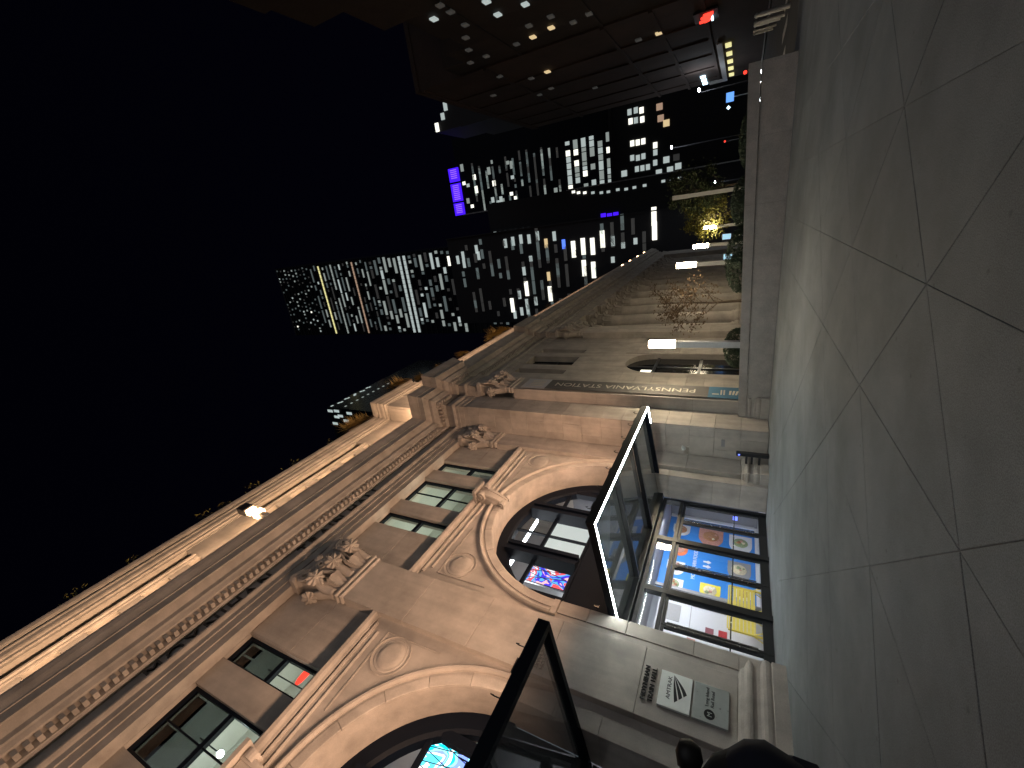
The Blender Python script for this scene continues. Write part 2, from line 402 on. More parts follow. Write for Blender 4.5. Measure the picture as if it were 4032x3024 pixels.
# ------------------------------------------------------------------ station building
B = thing('station_building', (8.8, 13.2, 0), 'long pale stone classical station with arched glass entrances and lit attic', 'building')
YW, YP, YD = 13.2, 12.95, 14.8
XC = (2.3, 15.4); HW = 4.68; SPR = 7.2; ZS = 13.4; ZW = 17.93; ZA = 17.95; YU = 13.4
X1, YO, X2, X3, YF = 22.0, 11.2, 23.9, 25.75, 10.4
def arch_wall(xa, xb, c, hw, spr, ztop, y0, y1, n=40, z0=0.0):
    m = MB()
    m.box(xa, c-hw, y0, y1, z0, ztop); m.box(c+hw, xb, y0, y1, z0, ztop)
    pts = [(c-hw*math.cos(math.pi*i/n), spr+hw*math.sin(math.pi*i/n)) for i in range(n+1)]
    for i in range(n):
        (xA, zA), (xB, zB) = pts[i], pts[i+1]
        m.add([(xA,y0,zA),(xB,y0,zB),(xB,y0,ztop),(xA,y0,ztop),(xA,y1,zA),(xB,y1,zB),(xB,y1,ztop),(xA,y1,ztop)],
              [(0,1,2,3),(4,7,6,5),(0,4,5,1),(3,2,6,7)])
    return m
for c, xa, xb in ((XC[0], -4.25, 8.8), (XC[1], 8.8, X1)):
    obj('arched_wall', arch_wall(xa, xb, c, HW, SPR, ZS, YW, 14.56), 'limestone', B)
    # upper wall with three windows
    m = MB(); edges = [xa, c-3.1, c-2.05, c-1.06, c+1.06, c+2.05, c+3.1, xb]
    for i in range(0, 8, 2): m.box(edges[i], edges[i+1], YU, 14.0, ZS, ZA)
    for i in range(1, 7, 2): m.box(edges[i], edges[i+1], YU, 14.0, ZW, ZA)
    obj('upper_wall', m, 'limestone', B)
    # ashlar panels beside the windows, joints between
    for (p, q) in ((c+3.16, xb-0.06), (xa+0.06, c-3.16)):
        for k, (za, zb) in enumerate(((13.62, 15.6), (15.612, 17.92))):
            obj('stone_block', MB().cbox(p, q, YU-0.03, YU+0.02, za, zb, 0.008), 'limestone', B)
    for i in (1, 3, 5):
        x0, x1 = edges[i], edges[i+1]; xm = (x0+x1)/2
        w = obj('window', MB().box(x0, x0+0.1, 13.58, 13.74, ZS+0.2, ZW).box(x1-0.1, x1, 13.58, 13.74, ZS+0.2, ZW)
                .box(x0+0.1, x1-0.1, 13.58, 13.74, ZW-0.14, ZW).box(x0+0.1, x1-0.1, 13.58, 13.74, ZS+0.2, ZS+0.32)
                .box(x0+0.1, x1-0.1, 13.6, 13.76, 15.6, 15.78), 'navy_steel', B)
        if i == 3: obj('glazing_bar', MB().box(xm-0.025, xm+0.025, 13.64, 13.72, ZS+0.32, 15.6).box(xm-0.025, xm+0.025, 13.64, 13.72, 15.78, ZW-0.14), 'navy_steel', w)
        obj('pane', MB().box(x0+0.1, x1-0.1, 13.67, 13.69, ZS+0.32, 15.6), 'window_glass', w)
        obj('pane', MB().box(x0+0.1, x1-0.1, 13.67, 13.69, 15.78, ZW-0.14), 'window_glass' if c == XC[1] else 'smoked_glass', w)
        if c == XC[0]:
            obj('roller_blind', MB().box(x0+0.14, xm-0.04, 13.84, 13.86, 17.2, ZW-0.14).box(xm+0.04, x1-0.14, 13.84, 13.86, 17.2, ZW-0.14), 'curtain_dark', w)
    # sill course and its mouldings
    obj('sill_course', MB().sweep([(-0.3, ZS-0.16), (0.05, ZS-0.16), (0.08, ZS-0.08), (0.2, ZS-0.02), (0.24, ZS+0.1), (0.2, ZS+0.18), (-0.3, ZS+0.2)], [(xa, YW), (xb, YW)]), 'limestone', B)
    obj('string_moulding', MB().sweep([(-0.05, ZS-0.62), (0.03, ZS-0.62), (0.06, ZS-0.56), (0.03, ZS-0.5), (-0.05, ZS-0.5)], [(c-4.9, YW), (c+4.9, YW)]), 'limestone', B)
    obj('string_moulding', MB().sweep([(-0.05, ZS-0.34), (0.05, ZS-0.34), (0.09, ZS-0.28), (0.05, ZS-0.22), (-0.05, ZS-0.22)], [(c-5.2, YW), (c+5.2, YW)]), 'limestone', B)
    # spandrel panels: L fillet, roundel
    for sg in (-1, 1):
        xo = c+sg*5.05
        obj('spandrel_fillet', MB().box(min(xo, xo-sg*2.9), max(xo, xo-sg*2.9), YW-0.025, YW+0.02, 12.42, 12.47).box(xo-0.025, xo+0.025, YW-0.026, YW+0.02, 10.1, 12.42), 'limestone', B)
        rl = obj('roundel', MB().lathe([(0.0, 0.05), (0.3, 0.07), (0.47, 0.03), (0.5, 0.0), (0.56, 0.02), (0.6, 0.0), (0.6, -0.1), (0.0, -0.1)], (0, 0, 0), 28), 'limestone', B, (c+sg*4.36, YW, 11.72), smooth=True)
        rl.rotation_euler = (R_(90), 0, 0)
        obj('roundel_ring', MB().loft([[(c+sg*4.36+r*math.cos(2*math.pi*k/40), y, 11.72+r*math.sin(2*math.pi*k/40)) for r, y in ((0.68, YW+0.02), (0.68, YW-0.03), (0.72, YW-0.03), (0.72, YW+0.02))] for k in range(41)], False), 'limestone', B)
    # archivolt: voussoirs + outer roll moulding
    nv = 11
    for i in range(nv):
        a0 = math.pi*i/nv+0.0016; a1 = math.pi*(i+1)/nv-0.0016; m = MB(); rings = []
        for k in range(6):
            a = a0+(a1-a0)*k/5; ca, sa = -math.cos(a), math.sin(a)
            rings.append([(c+r*ca, y, SPR+r*sa) for r, y in ((HW+0.005, YW+0.05), (HW+0.005, YW-0.05), (HW+0.03, YW-0.065), (HW+0.34, YW-0.065), (HW+0.36, YW-0.03), (HW+0.45, YW-0.03), (HW+0.45, YW+0.05))])
        obj('voussoir', m.loft(rings), 'limestone', B)
    rings = []
    for k in range(49):
        a = math.pi*k/48; ca, sa = -math.cos(a), math.sin(a)
        rings.append([(c+r*ca, y, SPR+r*sa) for r, y in ((HW+0.45, YW+0.05), (HW+0.45, YW-0.08), (HW+0.5, YW-0.15), (HW+0.57, YW-0.16), (HW+0.62, YW-0.11), (HW+0.63, YW+0.05))])
    obj('arch_moulding', MB().loft(rings), 'limestone', B)
    for sg in (-1, 1):   # impost block at the spring line, jamb blocks below
        xe = c+sg*HW
        obj('impost', MB().box(min(xe, xe+sg*0.62), max(xe, xe+sg*0.62), YW-0.1, YW+0.02, SPR-0.22, SPR-0.0), 'limestone', B)
        zs = [0.02, 1.15, 2.4, 4.5, 5.85, SPR-0.235]
        for za, zb in zip(zs[:-1], zs[1:]):
            obj('stone_block', MB().cbox(min(xe-sg*0.03, xe+sg*0.5), max(xe-sg*0.03, xe+sg*0.5), YW-0.05, 14.5, za+0.007, zb-0.007, 0.01), 'limestone', B)
    # scrolled keystone
    def scroll_key(scale, zc):
        m = MB(); rings = []
        prof = []
        for k in range(26):      # side view: upper volute, S-body, lower volute (out, z)
            t = k/25
            prof.append((0.62-0.42*t+0.1*math.sin(t*math.pi), 0.75-1.45*t))
        for x, sh in ((-0.34, 0.06), (-0.3, 0.0), (-0.12, 0.0), (-0.1, 0.035), (0.1, 0.035), (0.12, 0.0), (0.3, 0.0), (0.34, 0.06)):
            w = 1.0
            rings.append([(x*(1-0.22*(0.75-z)/1.45), -(o-sh), z) for o, z in prof]+[(x, 0.1, -0.7), (x, 0.1, 0.75)])
        m.loft(rings)
        for zz, oo, rr in ((0.58, 0.42, 0.27), (-0.6, 0.13, 0.17)):
            for sx in (-1, 1):
                m.loft([[(sx*xx, -oo+r*math.cos(t), zz+r*math.sin(t)) for t in [2*math.pi*q/18 for q in range(18)]] for xx, r in ((0.18, rr), (0.42, rr), (0.43, rr*0.8), (0.39, rr*0.75), (0.39, rr*0.5), (0.44, rr*0.4), (0.44, 0.02))])
        m.box(-0.5, 0.5, -0.78, 0.1, 0.8, 0.95)
        return m
    k = obj('keystone', scroll_key(1, 0), 'limestone', B, (c, YW-0.02, 12.42), smooth=False)

# ---- pilasters with Corinthian capitals
def shell_leaf(h, r, out):
    # flat stem bending forward into a big round scalloped tip that faces out and down
    m = MB(); rings = []
    for j in range(9):
        t = j/8; z = h*t; y = -0.03-out*t**2.2; w = 0.16+0.1*math.sin(t*math.pi*0.9)
        rings.append([(-w, y+0.07, z), (-w*0.6, y, z), (0, y-0.05, z), (w*0.6, y, z), (w, y+0.07, z), (0, y+0.1, z)])
    m.loft(rings)
    c = Vector((0, -0.06-out, h*0.97)); nn = Vector((0, -0.8, -0.6)).normalized(); a = Vector((1, 0, 0)); b = nn.cross(a)
    def ring(rr, d, sc): return [c+nn*(d-sc*0.35*(1-math.cos(8*2*math.pi*k/48))-0.12*max(0, math.sin(2*math.pi*k/48))*rr)+(a*math.cos(2*math.pi*k/48)*1.1+b*math.sin(2*math.pi*k/48)*0.92)*rr*(1+sc*math.cos(8*2*math.pi*k/48)) for k in range(48)]
    m.loft([ring(r*0.6, -0.12, 0), ring(r*0.96, -0.07, 0.06), ring(r*1.02, -0.02, 0.1), ring(r*0.95, 0.02, 0.1), ring(r*0.62, 0.05, 0.1), ring(r*0.3, 0.03, 0.05), ring(r*0.16, 0.06, 0), ring(r*0.04, 0.07, 0)])
    return m
def low_leaf(w, h, out):
    m = MB(); rings = []
    for j in range(8):
        t = j/7; z = h*t; y = -0.05-out*t**1.6; ww = w*(0.55+0.45*t); d = 0.12+0.1*t
        rings.append([(ww*q/2, y-0.05*math.cos(q*math.pi*2), z-0.05*abs(q)) for q in (-1, -0.6, -0.2, 0.2, 0.6, 1)]+[(ww/2, y+d, z), (-ww/2, y+d, z)])
    m.loft(rings); return m
LEAF_A = low_leaf(0.6, 0.62, 0.3).mesh('acanthus_leaf'); LEAF_B = shell_leaf(1.02, 0.33, 0.4).mesh('acanthus_leaf', True)
def volute_mesh(r=0.27):
    m = MB(); pts = []; rad = []
    for k in range(38):
        t = k/37; a = t*2.3*2*math.pi; rr = r*(1-0.8*t); pts.append((rr*math.cos(a), -0.06*t, rr*math.sin(a))); rad.append(0.075*(1-0.35*t))
    m.tube(pts, rad, 7)
    m.tube([(r, 0, 0), (r*0.95, 0, -0.3), (r*0.4, 0.02, -0.75), (0, 0.05, -1.05)], [0.075, 0.085, 0.08, 0.05], 7)
    return m
VOL = volute_mesh(0.3).mesh('volute', True)
ROS = MB().lathe([(0, 0.16), (0.06, 0.15), (0.1, 0.1), (0.19, 0.1), (0.2, 0.04), (0.16, 0), (0, 0)], n=14).mesh('rosette', True)
def mirror(me, name):
    m2 = me.copy(); m2.name = name
    for v in m2.vertices: v.co.x *= -1
    m2.flip_normals(); return m2
VOLM = mirror(VOL, 'volute')
def capital(p, xa, xb, yf, zb, zt, side=True):
    xc = (xa+xb)/2; w = xb-xa; H = zt-zb
    obj('astragal', MB().sweep([(-0.1, zb-0.36), (0.03, zb-0.36), (0.09, zb-0.3), (0.09, zb-0.24), (0.04, zb-0.2), (0.04, zb-0.12), (0.12, zb-0.08), (0.12, zb), (-0.1, zb)],
        [(xa, yf+0.3), (xa, yf), (xb, yf), (xb, yf+0.3)]), 'limestone', p)
    obj('capital_bell', MB().loft([[(xa-o, yf+0.35, z), (xa-o, yf-o, z), (xb+o, yf-o, z), (xb+o, yf+0.35, z)] for z, o in ((zb, 0.02), (zb+H*0.5, 0.05), (zb+H*0.8, 0.16), (zt-0.3, 0.26))]), 'limestone', p)
    ab = [(xa-0.36, yf+0.35), (xa-0.36, yf-0.3), (xa-0.22, yf-0.42)]+[(xa-0.22+(w+0.44)*t, yf-0.42+0.2*math.sin(math.pi*t)) for t in (0.15, 0.3, 0.5, 0.7, 0.85)]+[(xb+0.22, yf-0.42), (xb+0.36, yf-0.3), (xb+0.36, yf+0.35)]
    obj('abacus', MB().loft([[(x, y+0.06, zt-0.3) for x, y in ab], [(x, y, zt-0.2) for x, y in ab], [(x, y, zt-0.005) for x, y in ab]]), 'limestone', p)
    for fx in (0.24, 0.76):
        link('acanthus_leaf', LEAF_A, 'limestone', p, (xa+w*fx, yf-0.02, zb+0.12))
    for fx in (0.03, 0.5, 0.97):
        link('acanthus_leaf', LEAF_B, 'limestone', p, (xa+w*fx, yf-0.03, zb+0.2))
    if side:
        link('acanthus_leaf', LEAF_B, 'limestone', p, (xa-0.02, yf+0.2, zb+0.2), (0, 0, R_(-90)))
    for fx in (0.12, 0.3, 0.7, 0.88):   # twisting stalks up to the scrolls
        x0 = xa+w*fx; dx = 0.22 if fx < 0.5 else -0.22
        obj('stalk', MB().tube([(x0+dx, yf-0.1, zb+0.9), (x0+dx*0.6, yf-0.16, zb+1.4), (x0-dx*0.2, yf-0.22, zb+1.8), (x0-dx*0.9, yf-0.3, zb+2.02)], [0.06, 0.075, 0.07, 0.05], 8), 'limestone', p, smooth=True)
    link('volute', VOL, 'limestone', p, (xa+0.02, yf-0.36, zt-0.62)); link('volute', VOLM, 'limestone', p, (xb-0.02, yf-0.36, zt-0.62))
    link('volute', VOLM, 'limestone', p, (xc-0.26, yf-0.26, zt-0.6)); link('volute', VOL, 'limestone', p, (xc+0.26, yf-0.26, zt-0.6))
    link('rosette', ROS, 'limestone', p, (xc, yf-0.24, zt-0.18), (R_(90), 0, 0))
def pilaster(xa, xb, yf, yb, label=None, joints=(1.16, 3.72, 6.5, 9.3, 12.1, 15.2), side=True):
    p = link('pilaster', None, None, B, (xa, yf, 0))
    if label: p['label'] = label
    obj('base', MB().sweep([(-0.2, 0.0), (0.44, 0.0), (0.44, 0.34), (0.4, 0.36), (0.43, 0.42), (0.44, 0.5), (0.41, 0.58), (0.34, 0.62), (0.3, 0.64), (0.27, 0.72), (0.28, 0.8), (0.34, 0.83), (0.35, 0.9), (0.33, 0.96), (0.24, 1.0), (0.2, 1.02), (0.16, 1.1), (0.06, 1.16), (-0.2, 1.16)],
        [(xa, yb), (xa, yf), (xb, yf), (xb, yb)]), 'limestone', p)
    for za, zb in zip(joints[:-1], joints[1:]):
        obj('stone_block', MB().cbox(xa, xb, yf, yb+0.02, za+0.006, zb-0.006, 0.012), 'limestone', p)
    obj('shaft_core', MB().box(xa+0.03, xb-0.03, yf+0.03, yb, 1.0, 15.3), 'mortar', p)
    capital(p, xa, xb, yf, 15.55, ZA, side)
    return p
pilaster(-5.35, -3.25, YP, YU)
pilaster(7.75, 9.85, YP, YU, 'pilaster with scrolled capital between the two arched entrances')
pilaster(20.65, 22.75, YP, YU)
pilaster(X2, X3, YF, YO, 'projecting pilaster carrying the tall brown banner')
pilaster(39.2, 41.3, 10.6, YO)

# ---- projecting pavilion walls
def courses(parent, plane, a0, a1, fixed, z0, z1, h, splits, depth=0.05):
    z = z0; k = 0
    while z < z1-0.2:
        zt = min(z+h, z1); cuts = [a0]+[s+(0.35 if k % 2 else -0.35) for s in splits]+[a1]
        for p, q in zip(cuts[:-1], cuts[1:]):
            if plane == 'x': obj('stone_block', MB().cbox(fixed-depth, fixed+0.03, p+0.006, q-0.006, z+0.006, zt-0.006, 0.01), 'limestone', parent)
            else: obj('stone_block', MB().cbox(p+0.006, q-0.006, fixed-depth, fixed+0.03, z+0.006, zt-0.006, 0.01), 'limestone', parent)
        z = zt; k += 1
wr = obj('return_wall', MB().box(X1+0.08, X2+0.3, YO+0.02, 14.5, 0, ZA), 'limestone', B)
courses(wr, 'x', YO+0.02, YP-0.03, X1+0.05, 0.02, ZA, 1.22, [12.1])
courses(wr, 'y', X1, X2-0.005, YO, 0.02, ZA, 1.22, [])
wp = obj('pavilion_wall', arch_wall(X3-0.3, 39.5, 32.4, 2.2, SPR, 13.6, YO+0.03, 12.4, 24)
         .box(X3-0.3, 29.2, YO+0.03, 12.4, 13.6, ZA).box(30.2, 31.3, YO+0.03, 12.4, 13.6, ZA).box(33.5, 34.6, YO+0.03, 12.4, 13.6, ZA).box(35.6, 39.5, YO+0.03, 12.4, 13.6, ZA)
         .box(29.2, 30.2, YO+0.03, 12.4, ZW, ZA).box(31.3, 33.5, YO+0.03, 12.4, ZW, ZA).box(34.6, 35.6, YO+0.03, 12.4, ZW, ZA), 'limestone', B)
courses(wp, 'y', X3, 30.15, YO+0.03, 0.02, 9.9, 1.13, [28.0], 0.04)
courses(wp, 'y', 34.65, 39.2, YO+0.03, 0.02, 9.9, 1.13, [37.0], 0.04)
for x0, x1 in ((29.2, 30.2), (31.3, 33.5), (34.6, 35.6)):
    w = obj('window', MB().box(x0, x0+0.08, 11.75, 11.85, 13.6, ZW).box(x1-0.08, x1, 11.75, 11.85, 13.6, ZW).box(x0, x1, 11.74, 11.86, 15.5, 15.65), 'navy_steel', B)
    obj('pane', MB().box(x0+0.08, x1-0.08, 11.8, 11.82, 13.6, 15.5).box(x0+0.08, x1-0.08, 11.8, 11.82, 15.65, ZW), 'dark_glass', w)
m = MB()
w = obj('arched_window', MB().box(32.33, 32.47, 11.58, 11.68, 0, 9.35).box(30.2, 34.6, 11.58, 11.68, SPR-0.1, SPR+0.1).box(30.2, 34.6, 11.58, 11.68, 3.9, 4.1), 'black_metal', B)
obj('pane', MB().box(30.2, 34.6, 11.66, 11.7, 0, SPR).add([(32.4+2.2*math.cos(math.pi*i/20), 11.68, SPR+2.2*math.sin(math.pi*i/20)) for i in range(21)], [tuple(range(21))]), 'dark_glass', w)
obj('lit_pane', MB().box(31.0, 31.7, 11.6, 11.64, 7.3, 8.1), 'cream_panel', w)
obj('lit_pane', MB().box(31.0, 31.15, 11.6, 11.64, 4.2, 4.4), 'cream_panel', w)

# ---- entablature following the plan
YB = YP
def path(off=0.0):
    return [(-6.5, YP), (X1, YP), (X1, YO), (X2-0.05, YO), (X2-0.05, YF), (X3+0.05, YF), (X3+0.05, YO), (39.15, YO), (39.15, 10.6), (41.35, 10.6), (41.35, 10.95), (118, 10.95)]
ARC = [(-0.6, ZA), (0.0, ZA), (0.0, 18.3), (0.05, 18.3), (0.05, 18.68), (0.1, 18.68), (0.1, 18.92), (0.16, 18.96), (0.22, 19.04), (0.22, 19.12), (-0.6, 19.12)]
FRZ = [(-0.5, 19.12), (-0.02, 19.12), (-0.02, 19.82), (-0.5, 19.82)]
BED = [(-0.5, 19.82), (0.06, 19.82), (0.1, 19.9), (0.14, 19.93), (0.14, 20.32), (0.42, 20.34), (0.46, 20.4), (0.52, 20.5), (0.58, 20.55), (-0.5, 20.55)]
COR = [(-0.5, 20.55), (0.58, 20.55), (0.6, 20.78), (0.88, 20.98), (0.95, 20.98), (0.95, 21.4), (0.99, 21.4), (0.99, 21.5), (1.02, 21.62), (1.08, 21.8), (1.12, 22.0), (1.12, 22.12), (0.1, 22.25), (-0.5, 22.25)]
obj('architrave', MB().sweep(ARC, path()), 'limestone', B)
obj('frieze', MB().sweep(FRZ, path()), 'limestone', B)
obj('bed_moulding', MB().sweep(BED, path()), 'limestone', B)
cor = obj('cornice', MB().sweep(COR, path()), 'limestone', B)
DN = MB().box(-0.07, 0.07, -0.36, -0.1, -0.13, 0.13).mesh('dentil')
def dentils(x0, x1, y, step=0.272):
    n = int((x1-x0)/step)
    for i in range(n): link('dentil', DN, 'limestone', cor, (x0+step*(i+0.5), y, 20.14))
dentils(-3.2, X1-0.45, YP)
n = int((YP-YO-0.1)/0.272)
for i in range(n): link('dentil', DN, 'limestone', cor, (X1, YP-0.55-0.272*i, 20.14), (0, 0, R_(-90)))
dentils(X1-0.4, X2-0.5, YO); dentils(X2-0.45, X3+0.4, YF); dentils(X3+0.6, 39.0, YO)
md = MB()
for i in range(70): md.box(41.6+i*0.55, 41.85+i*0.55, 10.53, 10.85, 19.98, 20.3)
tag(obj('far_dentils', md, 'limestone', cor), kind='stuff')
fl = thing('frieze_lettering', (7.3, YP-0.03, 19.2), 'dark raised letters along the shadowed frieze below the dentils', 'lettering')
for wd, x in (('MOYNIHAN', 2.62), ('TRAIN', 9.0), ('HALL', 12.1)):
    xx = x
    for ch in wd:
        me = text_mesh(ch, 0.78, 0.03); link('letter', me, 'iron_letter', fl, (xx, YP-0.03, 19.2), FACE)
        xx += max(v.co.x for v in me.vertices)+0.14

# ---- attic
def apath():
    return [(-6.5, YP), (X1+0.1, YP), (X1+0.1, 11.7), (26.4, 11.7), (26.4, 12.25), (110, 12.25)]
ATT = [(-1.2, 22.2), (0.0, 22.2), (0.0, 25.62), (-1.2, 25.62)]
COP = [(-1.2, 25.62), (0.02, 25.62), (0.05, 25.74), (0.12, 25.78), (0.12, 25.95), (0.17, 26.0), (0.2, 26.1), (0.2, 26.34), (0.24, 26.4), (0.24, 26.48), (0.16, 26.52), (0.16, 26.62), (0.22, 26.66), (0.28, 26.8), (0.3, 26.95), (0.3, 27.06), (-1.2, 27.14)]
coping = obj('attic_coping', MB().sweep(COP, apath()), 'limestone', B)
# plain pedestals over the pilasters, panelled stretches between
def panel_stretch(xa, xb, yf, nblk):
    m = MB().box(xa, xb, yf+0.7, yf+1.1, 22.2, 25.62).box(xa, xb, yf+0.28, yf+0.7, 22.2, 24.42)
    w = obj('attic_panel', m, 'limestone', B)
    obj('panel_ledge', MB().sweep([(-0.65, 24.42), (0.0, 24.42), (0.04, 24.5), (0.04, 24.62), (0.1, 24.68), (0.1, 24.8), (0.06, 24.86), (-0.65, 24.88)], [(xa, yf), (xb, yf)]), 'limestone', w)
    st = (xb-xa)/nblk
    for i in range(nblk):
        x = xa+st*(i+0.5)
        obj('attic_block', MB().cbox(x-0.42, x+0.42, yf-0.02, yf+0.3, 23.55, 24.41, 0.015), 'limestone', w)
    obj('panel_base', MB().box(xa, xb, yf-0.04, yf+0.3, 22.2, 23.54), 'limestone', w)
def pedestal(xa, xb, yf):
    obj('attic_pedestal', MB().cbox(xa, xb, yf, yf+1.1, 22.2, 25.62, 0.02), 'limestone', B)
pedestal(-6.5, -2.6, YP); panel_stretch(-2.6, 7.0, YP, 5); pedestal(7.0, 10.6, YP); panel_stretch(10.6, 18.4, YP, 4); pedestal(18.4, X1+0.1, YP)
obj('attic_return', MB().cbox(X1+0.1, 26.4, 11.7, 14.0, 22.2, 25.62, 0.02).box(X1+0.06, X1+0.14, 11.9, 12.3, 22.2, 25.6), 'limestone', B)
pedestal(26.4, 40.5, 12.25)
panel_stretch(40.5, 88, 12.25, 12); pedestal(88, 110, 12.25)
obj('roof', MB().box(-6.5, 110, 14.05, 46, 22.2, 26.4), 'pavement_far', B)
obj('rear_wall', MB().box(-6.5, 118, 30, 46, 0, 22.2).box(26, 42, 12.5, 30, 0, 22.2).box(-6.5, 26, 24.2, 30, 0, 22.2).box(-6.5, -5.4, YW, 30, 0, 22.2).box(25.2, 26, 14.5, 24.2, 0, 22.2).box(-6.5, 26, 14.1, 24.2, 18.0, 22.2), 'limestone', B)

# ---- colonnade, steps and end pavilion
obj('portico_wall', MB().box(41.5, 112, 21.0, 21.8, 0, 22), 'limestone', B)
obj('portico_ceiling', MB().box(41.5, 112, 11.5, 21.0, 17.9, 18.3), 'limestone', B)
obj('portico_floor', MB().box(41.5, 112, 10.2, 21.0, 0, 1.5), 'limestone', B)
for k in range(9):
    obj('step', MB().box(41.5, 112, 10.2-0.38*(k+1), 10.2-0.38*k, -0.16, 1.35-0.165*k), 'limestone', B)
cp = MB().lathe([(0.98, 0), (1.18, 0.0), (1.18, 0.25), (1.12, 0.4), (1.0, 0.45), (1.06, 0.6), (0.98, 0.75), (0.93, 0.8), (0.94, 5.5), (0.88, 10), (0.8, 13.4), (0.9, 13.5), (0.82, 13.62), (0.82, 13.63)], n=20)
SH = cp.mesh('shaft', True)
cpm = MB().lathe([(0.8, 13.6), (0.86, 14.4), (0.9, 15.1), (1.15, 15.95)], n=14)
for k in range(10):
    for j, (z0, h, o) in enumerate(((13.62, 0.95, 0.3), (14.4, 1.1, 0.42))):
        a = 2*math.pi*(k+0.5*j)/10; ca, sa = math.cos(a), math.sin(a)
        def q(r, t, z): return (r*ca-t*sa, r*sa+t*ca, z)
        cpm.loft([[q(0.84, -0.22, z0), q(0.84, 0.22, z0), q(0.9, 0.22, z0), q(0.9, -0.22, z0)], [q(0.92, -0.24, z0+h*0.7), q(0.92, 0.24, z0+h*0.7), q(1.02, 0.24, z0+h*0.7), q(1.02, -0.24, z0+h*0.7)],
                  [q(0.95+o*0.7, -0.2, z0+h), q(0.95+o*0.7, 0.2, z0+h), q(1.05+o, 0.2, z0+h*0.86), q(1.05+o, -0.2, z0+h*0.86)]])
cpm.box(-1.22, 1.22, -1.22, 1.22, 15.95, 16.44)
CPM = cpm.mesh('column_capital')
for k in range(13):
    col = link('column', SH, 'limestone', B, (45.0+5.05*k, 12.3, 1.5))
    link('column_capital', CPM, 'limestone', col, (45.0+5.05*k, 12.3, 1.5))
obj('end_pavilion', MB().box(110.2, 118, 10.9, 30, 0, ZA).box(110.2, 118, 11.2, 30, 22.3, 25.4), 'limestone', B)

